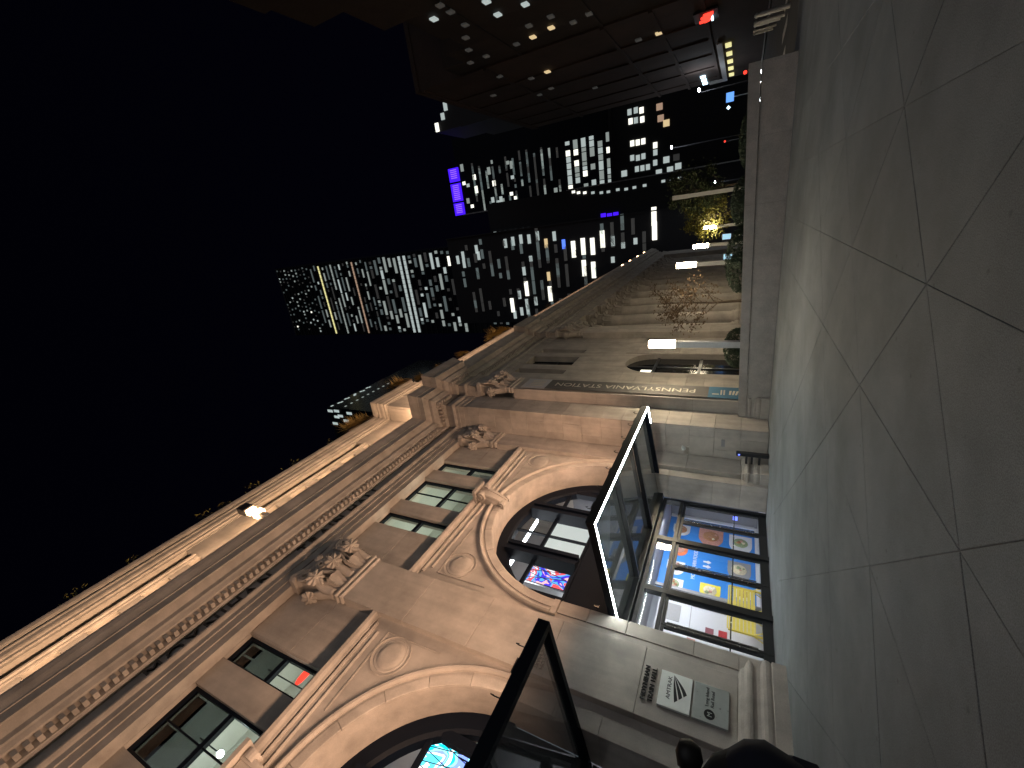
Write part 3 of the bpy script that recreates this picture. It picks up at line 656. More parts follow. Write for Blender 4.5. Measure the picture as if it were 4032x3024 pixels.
# ------------------------------------------------------------------ glazed entrances
def entrance(c, lit):
    D = lambda x: c+x
    fr = obj('entrance_frame', MB().box(D(-4.66), D(-4.5), 14.6, 14.9, 0, 4.72).box(D(4.5), D(4.66), 14.6, 14.9, 0, 4.72)
             .box(D(-1.68), D(-1.44), 14.62, 14.88, 0, 4.56).box(D(1.44), D(1.68), 14.62, 14.88, 0, 4.56)
             .box(D(-4.5), D(4.5), 14.62, 14.88, 4.56, 4.74).box(D(-4.5), D(-1.68), 14.64, 14.86, 3.72, 3.88).box(D(-1.44), D(1.44), 14.64, 14.86, 3.72, 3.88).box(D(1.68), D(4.5), 14.64, 14.86, 3.72, 3.88), 'black_metal', B)
    for x0, x1 in ((-4.5, -1.68), (-1.44, 1.44), (1.68, 4.5)):
        obj('transom_pane', MB().box(D(x0), D(x1), 14.74, 14.76, 3.88, 4.56), 'glass', fr)
        xm = (x0+x1)/2
        for sg, (a, b) in ((1, (x0+0.01, xm-0.01)), (-1, (xm+0.01, x1-0.01))):
            dr = obj('entrance_door', MB().box(D(a), D(a+0.1), 14.69, 14.8, 0.02, 3.7).box(D(b-0.1), D(b), 14.69, 14.8, 0.02, 3.7)
                     .box(D(a+0.1), D(b-0.1), 14.69, 14.8, 0.02, 0.34).box(D(a+0.1), D(b-0.1), 14.69, 14.8, 3.58, 3.7), 'black_metal', B)
            obj('pane', MB().box(D(a+0.1), D(b-0.1), 14.74, 14.755, 0.34, 3.58), 'glass', dr)
            hx = b-0.05 if sg == 1 else a+0.05
            obj('pull_handle', MB().tube([(D(hx), 14.6, 0.5), (D(hx), 14.6, 3.5)], 0.022, 8).tube([(D(hx), 14.7, 0.8), (D(hx), 14.6, 0.8)], 0.016, 6).tube([(D(hx), 14.7, 3.2), (D(hx), 14.6, 3.2)], 0.016, 6), 'bright_steel', dr)
            obj('push_rail', MB().box(D(a+0.1), D(b-0.1), 14.78, 14.81, 1.33, 1.38), 'bright_steel', dr)
    obj('spandrel_panel', MB().box(D(-4.66), D(4.66), 14.57, 14.95, 4.78, 7.5), 'navy_steel', B)
    # arched upper window
    n = 40; r0, r1 = HW-0.6, HW+0.02
    rings = [[(D(-r*math.cos(math.pi*i/n)), y, SPR+r*math.sin(math.pi*i/n)) for r, y in ((r1, 14.42), (r0+0.12, 14.42), (r0, 14.5), (r0, 14.85), (r1, 14.85))] for i in range(n+1)]
    aw = obj('arched_window', MB().loft(rings).box(D(-4.6), D(-4.16), 14.44, 14.85, 4.74, 7.2).box(D(4.16), D(4.6), 14.44, 14.85, 4.74, 7.2), 'navy_steel', B)
    def zt(x): return SPR+math.sqrt(max(0, (r0+0.05)**2-x*x))
    for xm in (-1.55, 1.55):
        obj('mullion', MB().box(D(xm-0.3), D(xm-0.1), 14.15, 14.85, 7.5, zt(xm)).box(D(xm+0.1), D(xm+0.3), 14.15, 14.85, 7.5, zt(xm)).box(D(xm-0.1), D(xm+0.1), 14.28, 14.85, 7.5, zt(xm)), 'navy_steel', aw)
    obj('mullion', MB().box(D(-0.035), D(0.035), 14.58, 14.72, 7.5, zt(0)), 'navy_steel', aw)
    for xm in (-3.6, 3.6): obj('mullion', MB().box(D(xm-0.16), D(xm+0.16), 14.45, 14.75, 7.5, zt(xm)), 'navy_steel', aw)
    obj('transom_bar', MB().box(D(-3.9), D(3.9), 14.56, 14.7, 9.5, 9.66).box(D(-4.2), D(4.2), 14.5, 14.8, 7.44, 7.56), 'navy_steel', aw)
    for a, b in ((-4.1, -3.44), (-3.44, -1.85), (-1.25, -0.035), (0.035, 1.25), (1.85, 3.44), (3.44, 4.1)):
        xs = [a+(b-a)*i/8 for i in range(9)]
        obj('pane', MB().add([(D(a), 14.64, 7.56), (D(b), 14.64, 7.56)]+[(D(x), 14.64, zt(x)) for x in reversed(xs)], [tuple(range(11))]), 'glass', aw)
    # canopy, tilted up towards the street
    xa, xb = c-4.57, c+4.82 if lit else c+4.65
    zl = lambda y: 5.47-(y-9.35)*0.1376
    y0, y1 = 9.35, 14.55
    cn = link('canopy', None, None, B, (c, 14.5, 4.8))
    cn['label'] = 'glass entrance canopy edged with a lit white strip' if lit else 'dark unlit steel and glass canopy over the nearer entrance'
    def sloped(xA, xB, yA, yB, h0, h1):
        return [(xA, yA, zl(yA)+h0), (xB, yA, zl(yA)+h0), (xB, yB, zl(yB)+h0), (xA, yB, zl(yB)+h0), (xA, yA, zl(yA)+h1), (xB, yA, zl(yA)+h1), (xB, yB, zl(yB)+h1), (xA, yB, zl(yB)+h1)]
    FB = [(0,3,2,1),(4,5,6,7),(0,1,5,4),(1,2,6,5),(2,3,7,6),(3,0,4,7)]
    bm = 'navy_steel'
    obj('front_beam', MB().add(sloped(xa, xb, y0, y0+0.16, 0.02, 0.33), FB), bm, cn)
    obj('side_beam', MB().add(sloped(xa, xa+0.14, y0+0.16, y1, 0.02, 0.3), FB), bm, cn)
    obj('side_beam', MB().add(sloped(xb-0.14, xb, y0+0.16, y1, 0.02, 0.3), FB), bm, cn)
    obj('rear_beam', MB().add(sloped(xa+0.14, xb-0.14, y1-0.22, y1, -0.02, 0.3), FB), 'black_metal', cn)
    th = (xb-xa)/3
    for i in (1, 2): obj('rafter', MB().add(sloped(xa+th*i-0.06, xa+th*i+0.06, y0+0.16, y1-0.22, 0.02, 0.2), FB), 'black_metal', cn)
    for i in range(3):
        a, b = xa+th*i+0.07, xa+th*(i+1)-0.07
        obj('glass_pane', MB().add(sloped(a, b, y0+0.17, y1-0.23, 0.215, 0.235), FB), 'canopy_glass' if lit else 'grey_glass', cn)
    if lit:
        obj('light_strip', MB().add(sloped(xa, xb, y0+0.02, y0+0.052, -0.012, 0.018), FB), 'led_white', cn)
        obj('light_strip', MB().add(sloped(xa+0.01, xa+0.042, y0+0.08, y1-0.3, -0.012, 0.018), FB), 'led_white', cn)
        obj('light_strip', MB().add(sloped(xb-0.04, xb-0.01, y0+0.08, y0+0.9, -0.012, 0.018), FB), 'led_white', cn)
    hk = MB().tube([(0, 0, 0), (0, 0, 0.2), (0, -0.1, 0.24), (0, -0.14, 0.16)], 0.016, 6)
    for i in range(7):
        obj('glass_clamp', MB().tube([(0, 0, 0), (0, 0, 0.18), (-0.03, -0.08, 0.23), (-0.05, -0.12, 0.14)], 0.014, 6), 'black_metal', cn, (xa+0.8+i*(xb-xa-1.6)/6, y0+0.08, zl(y0)+0.32))
    for i in range(6):
        yy = y0+0.7+i*0.8
        obj('glass_clamp', MB().tube([(0, 0, 0), (0.1, 0, 0.03), (0.12, 0, 0.12), (0.02, 0, 0.14)], 0.016, 6), 'black_metal', cn, (xb-0.02, yy, zl(yy)+0.16))
    for i in range(5):
        x = c-3.6+i*1.8
        obj('anchor_pin', MB().tube([(x, 14.58, 6.0), (x, 14.2, 6.0)], 0.014, 6).box(x-0.05, x+0.05, 14.15, 14.2, 5.9, 6.1), 'bright_steel', cn)
    # small uplights along the canopy's front edge, aimed at the facade
    for i in range(4):
        x = xa+1.2+i*(xb-xa-2.4)/3
        obj('uplight_housing', MB().box(x-0.18, x+0.18, y0+0.2, y0+0.34, zl(y0)+0.34, zl(y0)+0.46), 'black_metal', cn)
    return cn
CAN = [entrance(XC[0], False), entrance(15.4, True)]

# ------------------------------------------------------------------ hall interior behind the glass
struct('hall_floor', MB().box(-4.5, 25.1, 14.95, 24.2, -0.16, -0.006), 'hall_floor')
struct('hall_wall', MB().box(-4.5, 25.1, 24.0, 24.15, 0, 17.9), 'white_wall')
struct('hall_ceiling', MB().box(-4.5, 25.0, 14.98, 19.6, 5.02, 5.12), 'white_wall')
struct('office_floor', MB().box(-4.5, 22.0, 14.57, 17.0, 13.2, 13.38), 'pale_green')
struct('office_wall', MB().box(-4.5, 22.0, 17.0, 17.1, 12.9, 17.99), 'pale_green')
struct('office_ceiling', MB().box(-4.5, 22.0, 14.02, 17.0, 17.94, 17.98), 'pale_green')
for i, (x, y, col) in enumerate(((12.6, 16.8, 'hall_light'), (15.6, 16.8, 'hall_light'), (18.6, 16.8, 'hall_light'), (2.5, 16.8, 'hall_light'))):
    tag(obj('ceiling_light', MB().box(-0.9, 0.9, -0.16, 0.16, -0.03, 0.0), col, None, (x, y, 5.015)), 'recessed white ceiling light seen through the entrance doors, %s' % ('far left', 'middle', 'nearest the menu wall', 'behind the nearer canopy')[i], 'ceiling light', 'hall ceiling lights')
for i, (x, y, z, sx) in enumerate(((14.9, 15.7, 11.2, 2.6), (2.0, 15.7, 11.2, 2.6))):
    tag(obj('strip_light', MB().box(-sx, sx, -0.09, 0.09, -0.04, 0.04), 'hall_light', None, (x, y, z)), 'long white strip light inside the %s arched window' % ('brighter far', 'near')[i], 'strip light')
tag(obj('glow_painted_panel', MB().box(19.2, 22.8, 20.0, 20.12, 7.0, 12.5), 'hall_glow_paint'), 'large white panel, its brightness painted as glow, inside the far arched window', 'wall panel')  # lit white surface, no lamp: its brightness is painted as emission
tag(obj('glow_painted_panel', MB().box(8.3, 10.7, 20.0, 20.12, 6.0, 12.0), 'win_mid'), 'dim pale panel inside the near arched window', 'wall panel')  # brightness painted as emission here too
for i, (x, mt, lb) in enumerate(((17.9, 'screen_art', 'red white and blue video screen hanging inside the far arched window'), (7.1, 'screen_aqua', 'aqua and white video screen hanging inside the near arched window'))):
    t = thing('video_screen', (x, 20.0, 9.4), lb, 'screen')
    obj('screen_face', MB().box(x-0.85, x+0.85, 19.92, 19.99, 9.9, 12.5), mt, t)
    obj('screen_frame', MB().box(x-0.92, x+0.92, 19.99, 20.1, 9.8, 12.6), 'black_metal', t)
    mm = MB()
    for k in range(3):
        mm.tube([(x-0.8+k*0.55, 19.85, 9.9), (x-0.3+k*0.55, 19.85, 12.5)], 0.02, 5).tube([(x-0.3+k*0.55, 19.8, 9.9), (x-0.8+k*0.55, 19.8, 12.5)], 0.02, 5)
    obj('brace_wire', mm, 'black_metal', t)
light('hall_fill', 'AREA', (15.5, 21.5, 13.0), 1300, (0.93, 0.96, 1.0), None, (15.5, 19.5, 8), shape='RECTANGLE', size=7, size_y=2)
light('vestibule_fill', 'AREA', (18.5, 16.4, 4.9), 380, (0.95, 0.95, 1.0), None, (18.0, 18.4, 1.8), shape='RECTANGLE', size=7, size_y=0.5)
light('office_fill', 'AREA', (15.3, 15.4, 14.0), 170, (0.98, 1.0, 0.9), None, (15.3, 15.5, 17), shape='RECTANGLE', size=7, size_y=1.2)
light('office_fill', 'AREA', (3.4, 15.4, 14.0), 130, (0.98, 1.0, 0.93), None, (3.4, 15.5, 17), shape='RECTANGLE', size=6, size_y=1.2)
# menu hoarding
hd = thing('menu_wall', (21.4, 19.35, 0), 'bright blue food hall hoarding with pictures of dishes behind the doors', 'hoarding')
obj('blue_panel', MB().box(18.3, 24.6, 19.3, 19.42, 0.16, 4.95), 'blue_print', hd)
obj('plinth', MB().box(18.3, 24.8, 19.26, 19.42, 0.0, 0.15), 'white_print', hd)
obj('white_edge', MB().box(24.605, 24.85, 19.24, 19.42, 0.15, 4.95), 'white_print', hd)
def tile(x, z, w, h, mat, food, r=0.5, side=-1, sub=None):
    m = MB(); n = 10; y = 19.296
    pts = [(x+w/2, z-h/2), (x+w/2, z+h/2)]+[(x-w/2+w*0.5*(1-math.sin(math.pi/2*i/n)), z+h/2-h*0.5*(1-math.cos(math.pi/2*i/n))) for i in range(n+1)]+[(x-w/2+w*0.5*(1-math.cos(math.pi/2*i/n)), z-h*0.5*math.sin(math.pi/2*i/n)) for i in range(n+1)]
    m.loft([[(a, y+0.02, b) for a, b in pts], [(a, y-0.006, b) for a, b in pts]])
    t = obj('menu_picture', m, mat, hd)
    f = MB(); rr = min(w, h)*0.33
    f.loft([[(x+0.08*w+rr*k*math.cos(2*math.pi*i/16)*random.uniform(0.92, 1.08), y-yy, z+rr*k*math.sin(2*math.pi*i/16)) for i in range(16)] for k, yy in ((1, 0.007), (0.95, 0.03), (0.55, 0.06), (0.1, 0.065))])
    obj('dish', f, food, t)
    for q in range(5):
        a = random.uniform(0, 6.28); d = rr*random.uniform(0.2, 0.75); gx, gz = x+0.08*w+d*math.cos(a), z+d*math.sin(a); g = rr*random.uniform(0.16, 0.34)
        obj('garnish', MB().loft([[(gx+g*k*math.cos(2*math.pi*i/9)*random.uniform(0.7, 1.3), y-yy, gz+g*k*math.sin(2*math.pi*i/9)*random.uniform(0.7, 1.3)) for i in range(9)] for k, yy in ((1, 0.06), (0.8, 0.085), (0.3, 0.095))]), random.choice(('food_brown', 'food_green', 'food_cream', 'food_pink', 'white_print')), t)
for a in ((23.4, 4.2, 1.0, 1.0, 'white_print', 'food_brown'), (21.6, 4.15, 1.0, 1.0, 'orange_print', 'food_pink'), (20.1, 4.15, 1.05, 0.95, 'white_print', 'plate_grey'), (18.85, 4.1, 0.9, 0.95, 'white_print', 'food_green'),
          (23.2, 2.5, 1.5, 1.35, 'food_pink', 'food_brown'), (23.1, 0.9, 1.5, 1.2, 'white_print', 'food_green'), (20.9, 0.95, 1.4, 1.15, 'plate_grey', 'food_cream'), (18.95, 2.3, 1.05, 1.0, 'yellow_print', 'food_cream'), (19.3, 0.75, 0.8, 0.8, 'white_print', 'food_brown')):
    tile(*a)
link('menu_heading', text_mesh('MOYNIHAN FOOD HALL', 0.3, 0.004, 'LEFT', 3.0), 'white_print', hd, (19.55, 19.29, 3.1), FACE)
for i in range(3):
    x = 20.35+i*0.36
    obj('arrow_mark', MB().add([(x-0.13, 19.288, 2.5), (x+0.13, 19.288, 2.5), (x+0.06, 19.288, 2.6), (x+0.06, 19.288, 2.76), (x-0.06, 19.288, 2.76), (x-0.06, 19.288, 2.6), (x, 19.288, 2.34)], [(6, 1, 2, 3, 4, 5, 0)]), 'white_print', hd)
kb = thing('white_counter', (14.6, 18.9, 0), 'white partition wall with dark red notices left of the menu wall', 'partition')
obj('partition_panel', MB().box(10.0, 18.28, 18.9, 19.1, 0, 4.6), 'white_wall', kb)
obj('edge_trim', MB().box(18.1, 18.28, 18.8, 18.9, 0, 4.95), 'plate_grey', kb)
for x, z, mt in ((16.05, 2.16, 'maroon_print'), (16.09, 1.6, 'red_print'), (15.2, 2.9, 'food_pink'), (15.1, 1.2, 'food_brown')):
    obj('notice', MB().box(x-0.3, x+0.3, 18.885, 18.9, z-0.18, z+0.18), mt, kb)
obj('niche', MB().box(16.2, 17.2, 18.88, 18.9, 3.5, 4.4), 'plate_grey', kb)
obj('shadow_gap', MB().box(10.0, 18.1, 18.885, 18.9, 3.02, 3.05).box(17.35, 17.38, 18.885, 18.9, 0.0, 3.0), 'plate_grey', kb)
gw = struct('vestibule_wall', MB().box(24.9, 25.1, 14.95, 24, 0, 12.0), 'grey_wall')
tag(obj('door_button', MB().box(24.85, 24.9, 18.7, 18.95, 1.1, 1.35), 'button_blue'), 'small glowing blue button on the grey wall behind the doors', 'button')
# yellow crowd barriers stacked inside
for i, (x, y) in enumerate(((18.0, 18.3), (16.5, 18.25))):
    t = thing('crowd_barrier', (x, y, 0), 'yellow slatted barrier standing inside the doors, %s' % ('in front of the blue menu wall' if i == 0 else 'in front of the white partition'), 'barrier', 'yellow barriers in the entrance hall')
    hw = 0.68 if i == 0 else 0.45
    for k in range(7): obj('slat', MB().box(x-hw, x+hw, y-0.03, y+0.03, 0.35+k*0.15, 0.475+k*0.15), 'yellow_paint', t)
    obj('rail', MB().box(x-hw, x+hw, y-0.05, y-0.03, 0.3, 0.34).box(x-hw, x+hw, y-0.05, y-0.03, 1.4, 1.46), 'yellow_paint', t)
    for sx in (-hw, hw): obj('leg', MB().box(x+sx-0.03, x+sx+0.03, y-0.05, y+0.05, 0, 1.4).tube([(x+sx, y-0.3, 0), (x+sx, y, 0.45), (x+sx, y+0.3, 0)], 0.025, 6), 'yellow_paint', t)
# things in the offices above
t = tag(obj('neon_sign', MB().loft([[(5.85+r*0.42*math.cos(2*math.pi*i/20), 15.5-d, 16.25+r*0.15*math.sin(2*math.pi*i/20)) for i in range(20)] for r, d in ((1, 0), (1, 0.05), (0.7, 0.07), (0.2, 0.07))]), 'neon_red'), 'glowing red oval sign in an upper window', 'neon sign')
for i, (x, z) in enumerate(((2.75, 16.6), (5.4, 15.2))):
    l = thing('desk_lamp', (x, 15.4, z), 'bright bare lamp in the upper window %s' % ('nearest the photograph edge' if i == 0 else 'below the red sign'), 'lamp')
    obj('bulb', MB().lathe([(0.0, -0.11), (0.08, -0.08), (0.11, 0), (0.08, 0.08), (0, 0.11)], (x, 15.4, z), 12), 'street_white', l)
    obj('stem', MB().box(x-0.02, x+0.02, 15.38, 15.42, z+0.1, 17.86), 'black_metal', l)
for i, (x, n) in enumerate(((5.0, 9), (14.3, 7), (15.9, 8), (17.9, 6), (2.1, 8))):
    m = MB()
    for k in range(n*4):
        a = random.uniform(0, 6.28); h = random.uniform(0.5, 1.25); r = random.uniform(0.1, 0.45); bx, by = x, 14.9
        p0 = Vector((bx, by, 13.75)); p2 = Vector((bx+r*math.cos(a), by+0.5*r*math.sin(a), 13.75+h)); w = 0.06
        m.add([p0+Vector((-0.01, 0, 0)), p2*0.5+p0*0.5+Vector((-w, 0, 0.1)), p2, p2*0.5+p0*0.5+Vector((w, 0, 0.1))], [(0, 1, 2, 3)])
    t = thing('potted_plant', (x, 14.9, 13.38), 'dark leafy plant on the sill of %s' % ('the upper window with the red sign', 'the middle window above the far arch, left part', 'the middle window above the far arch, right part', 'the narrow upper window nearest the banner', 'the large upper window nearest the picture edge')[i], 'plant', 'plants in the upper windows')
    obj('foliage', m, 'leaf_dark', t); obj('pot', MB().lathe([(0.12, 0), (0.18, 0.36), (0.2, 0.37), (0.16, 0.37)], (x, 14.9, 13.38), 12), 'bronze', t)

# ------------------------------------------------------------------ signs on the facade
sg = thing('station_sign', (8.73, 12.93, 1.38), 'white and grey metal wall plates with a railway logo on the stone pier', 'sign')
def plate(x0, x1, z0, z1, mat): return obj('plate', MB().cbox(x0, x1, 12.87, 12.945, z0, z1, 0.006), mat, sg)
plate(8.2, 9.24, 2.32, 3.17, 'sign_white'); plate(8.2, 9.24, 1.38, 2.27, 'sign_grey')
link('lettering', text_mesh('AMTRAK', 0.15, 0.003, 'LEFT', 0.68), 'sign_black', sg, (8.43, 12.866, 2.86), FACE)
def blade(pts):   # one tapering curved rail stripe: lists of (x, z) upper and lower edges
    up, lo = pts; n = len(up); V = [(x, 12.864, z) for x, z in up]+[(x, 12.864, z) for x, z in reversed(lo)]
    return MB().add(V, [tuple(range(2*n))])
for f0, f1 in ((0.0, 0.26), (0.36, 0.64), (0.74, 1.0)):
    up, lo = [], []
    for i in range(9):
        t = i/8; x = 9.17-0.78*t
        a = 2.82-0.03*t-0.06*t*t; b = 2.81-0.2*t-0.18*math.sin(t*math.pi*0.5)
        x2 = x+0.32*t
        ax, az = x, a; bx, bz = x2, b
        up.append((ax+(bx-ax)*f0, az+(bz-az)*f0)); lo.append((ax+(bx-ax)*f1, az+(bz-az)*f1))
    obj('logo_stripe', blade((up, lo)), 'sign_black', sg)
obj('logo_disc', MB().loft([[(8.42+r*math.cos(2*math.pi*i/24), 12.868-d, 1.84+r*math.sin(2*math.pi*i/24)) for i in range(24)] for r, d in ((0.135, 0), (0.135, 0.004))]), 'sign_black', sg)
link('lettering', text_mesh('M', 0.17, 0.003, 'CENTER'), 'sign_grey', sg, (8.42, 12.862, 1.78), FACE)
link('lettering', text_mesh('Long Island', 0.12, 0.003, 'LEFT', 0.52), 'sign_black', sg, (8.62, 12.866, 1.88), FACE)
link('lettering', text_mesh('Rail Road', 0.12, 0.003, 'LEFT', 0.45), 'sign_black', sg, (8.62, 12.866, 1.74), FACE)
wl = thing('wall_lettering', (8.72, 12.94, 3.3), 'two lines of small dark metal letters above the white wall plates', 'lettering')
link('letters', text_mesh('MOYNIHAN', 0.19, 0.02, 'LEFT', 1.02), 'iron_letter', wl, (8.2, 12.92, 3.5), FACE)
link('letters', text_mesh('TRAIN', 0.19, 0.02, 'LEFT', 0.5), 'iron_letter', wl, (8.2, 12.92, 3.3), FACE)
link('letters', text_mesh('HALL', 0.19, 0.02, 'LEFT', 0.42), 'iron_letter', wl, (8.8, 12.92, 3.3), FACE)
# banner on the projecting pilaster
bn = thing('banner', (24.85, 10.33, 1.0), 'tall narrow brown banner with station name running up the pilaster', 'banner')
obj('cloth', MB().box(24.02, 25.62, 10.3, 10.325, 2.95, 12.9), 'banner_brown', bn)
obj('pale_panel', MB().box(24.02, 25.62, 10.3, 10.325, 12.9, 14.6), 'banner_pale', bn)
obj('blue_panel', MB().box(24.02, 25.62, 10.3, 10.325, 1.0, 2.95), 'banner_blue', bn)
obj('rail', MB().tube([(23.97, 10.31, 14.62), (25.68, 10.31, 14.62)], 0.03, 8).tube([(23.97, 10.31, 0.98), (25.68, 10.31, 0.98)], 0.03, 8), 'post_grey', bn)
VERT = Matrix(((0, -1, 0), (0, 0, -1), (1, 0, 0))).to_euler()
link('lettering', text_mesh('PENNSYLVANIA STATION', 0.78, 0.004, 'LEFT', 8.7), 'banner_ink', bn, (25.1, 10.295, 3.6), VERT)
for k in range(4): obj('icon_column', MB().box(24.35+k*0.28, 24.5+k*0.28, 10.29, 10.298, 13.2, 14.2), 'banner_ink', bn)
obj('icon_fan', MB().add([(24.5, 10.297, 1.5), (25.1, 10.297, 1.4), (25.1, 10.297, 1.52), (24.5, 10.297, 1.6), (24.5, 10.297, 1.65), (25.1, 10.297, 1.58), (25.1, 10.297, 1.7), (24.5, 10.297, 1.75), (24.5, 10.297, 1.8), (25.1, 10.297, 1.76), (25.1, 10.297, 1.88), (24.5, 10.297, 1.9)], [(0, 1, 2, 3), (4, 5, 6, 7), (8, 9, 10, 11)]), 'banner_ink', bn)
obj('icon_bars', MB().box(24.45, 25.15, 10.29, 10.297, 2.1, 2.18).box(24.45, 25.15, 10.29, 10.297, 2.25, 2.33).box(24.45, 24.6, 10.29, 10.297, 2.4, 2.75), 'banner_ink', bn)
# dome camera on the return wall, vent grille, access post
dc = thing('dome_camera', (22.0, 12.45, 3.95), 'small white dome camera fixed to the stone beside the lit doors', 'camera')
obj('bracket', MB().box(21.8, 21.99, 12.4, 12.5, 3.98, 4.06), 'plastic_white', dc)
obj('dome', MB().lathe([(0.0, -0.1), (0.08, -0.07), (0.11, 0.0), (0.11, 0.1), (0.0, 0.12)], (21.78, 12.45, 3.92), 14), 'plastic_white', dc, smooth=True)
tag(obj('wall_vent', MB().box(21.96, 21.995, 11.8, 12.2, 1.95, 2.12).box(21.955, 21.96, 11.82, 12.18, 1.98, 2.0).box(21.955, 21.96, 11.82, 12.18, 2.03, 2.05), 'plate_grey'), 'small grey louvred vent low on the stone return wall', 'vent')
ap = thing('access_post', (21.05, 12.0, 0), 'black post with a blue lit button and three short arms beside the wall', 'post')
obj('post_body', MB().cbox(20.95, 21.2, 11.9, 12.08, 0, 1.42, 0.02), 'black_metal', ap)
obj('button', MB().box(20.94, 20.95, 11.96, 12.03, 1.25, 1.33), 'button_blue', ap)
for z in (0.95, 0.72, 0.4): obj('arm', MB().box(21.0, 21.1, 12.08, 12.5, z-0.05, z+0.05), 'black_metal', ap)

# ------------------------------------------------------------------ planting bed wall, shrubs, lamps, trees
pw = thing('planter_wall', (23.8, 3.2, 0), 'long grey granite planter wall with a coping running out from the facade', 'wall')
def wallrun(x0, x1, h0, h1, ya, yb, mat, name, par):
    zt = lambda y, h: h+(11.5-y)*0.02*(h/1.4)
    V = [(x0, ya, h0 if h0 <= 0 else zt(ya, h0)), (x1, ya, h0 if h0 <= 0 else zt(ya, h0)), (x1, yb, h0 if h0 <= 0 else zt(yb, h0)), (x0, yb, h0 if h0 <= 0 else zt(yb, h0)),
         (x0, ya, zt(ya, h1)), (x1, ya, zt(ya, h1)), (x1, yb, zt(yb, h1)), (x0, yb, zt(yb, h1))]
    return obj(name, MB().add(V, [(0,3,2,1),(4,5,6,7),(0,1,5,4),(1,2,6,5),(2,3,7,6),(3,0,4,7)]), mat, par)
ys = [-5.0, -2.25, 0.5, 3.25, 6.0, 8.75, 11.4]
for a, b in zip(ys[:-1], ys[1:]):
    wallrun(23.62, 24.05, -0.1, 1.015, a+0.004, b-0.004, 'granite_wall', 'wall_stone', pw)
    wallrun(23.56, 24.12, 1.03, 1.4, a+0.004, b-0.004, 'granite_wall', 'coping_stone', pw)
obj('joint_bed', MB().box(23.66, 24.0, -4.9, 11.3, -0.1, 1.03), 'mortar', pw)
struct('planting_bed', MB().box(24.12, 27.6, -5, 11.1, -0.1, 0.95), 'soil')
def shrub(x, y, rx, ry, h, label, z0=0.9, n=4200):
    t = thing('shrub', (x, y, z0), label, 'shrub', 'clipped shrubs behind the planter wall')
    m = MB()
    for k in range(n):
        u = random.uniform(-1, 1); a = random.uniform(0, 2*math.pi); r = random.uniform(0.72, 1.0)**0.5; s = math.sqrt(1-u*u)
        p = Vector((rx*r*s*math.cos(a), ry*r*s*math.sin(a), h*0.5+h*0.5*r*u))
        d = Vector((random.gauss(0, 1), random.gauss(0, 1), random.gauss(0, 1))).normalized(); e = d.orthogonal().normalized(); q = random.uniform(0.035, 0.08)
        m.add([p-d*q, p+e*q*0.5, p+d*q, p-e*q*0.5], [(0, 1, 2, 3)])
    local('foliage', m, 'leaf_dark', t)
    c = MB()
    c.lathe([(0.02, 0.05), (rx*0.4, h*0.2), (rx*0.6, h*0.5), (rx*0.4, h*0.75), (0.02, h*0.85)], n=14)
    local('inner_twigs', c, 'leaf_dark', t)
    for k in range(3): local('stem', MB().tube([(0.1*k-0.1, 0, 0), (0.2*k-0.2, 0.05, h*0.5)], [0.03, 0.015], 6), 'bark', t)
shrub(25.6, 7.9, 0.75, 1.15, 1.4, 'rounded dark shrub beside the nearest lit lamp column')
shrub(25.8, 3.2, 0.8, 1.7, 1.5, 'wide dark shrub in the middle of the planter')
shrub(26.0, 0.4, 0.7, 1.3, 1.35, 'low dark shrub to the right in the planter, before the street lights', n=3200)
shrub(26.3, -2.4, 0.7, 1.4, 1.1, 'dark shrub at the street end of the planter', n=3200)

def lamp_column(x, y, h, label, on=True):
    t = thing('lamp_column', (x, y, 0), label, 'street lamp', 'square lamp columns along the steps')
    local('post', MB().cbox(-0.17, 0.17, -0.17, 0.17, 0, h-1.42, 0.015), 'post_grey', t)
    if on:
        local('light_box', MB().cbox(-0.185, 0.185, -0.185, 0.185, h-1.42, h, 0.02), 'lamp_white', t)
        local('cap', MB().box(-0.2, 0.2, -0.2, 0.2, h, h+0.05), 'post_grey', t)
        light('lamp_glow', 'POINT', (x-0.9, y-0.5, h-0.7), 110, (1.0, 0.87, 0.62), None, shadow_soft_size=0.3) if False else None
    else: local('head', MB().cbox(-0.19, 0.19, -0.19, 0.19, h-1.42, h, 0.02), 'post_grey', t)
for i, (x, y, h) in enumerate(((24.75, 7.43, 6.17), (36.7, 4.57, 6.12), (49.8, 4.4, 6.1), (62.9, 3.35, 6.06))):
    lamp_column(x, y, h, ('nearest glowing square lamp column, in front of the far arched window', 'second glowing lamp column from the building, past the rust coloured tree', 'third glowing lamp column in the receding row', 'most distant glowing lamp column, under the yellow green tree')[i])
lamp_column(45.0, -0.52, 7.5, 'pale unlit square column in front of the yellow green tree', False)

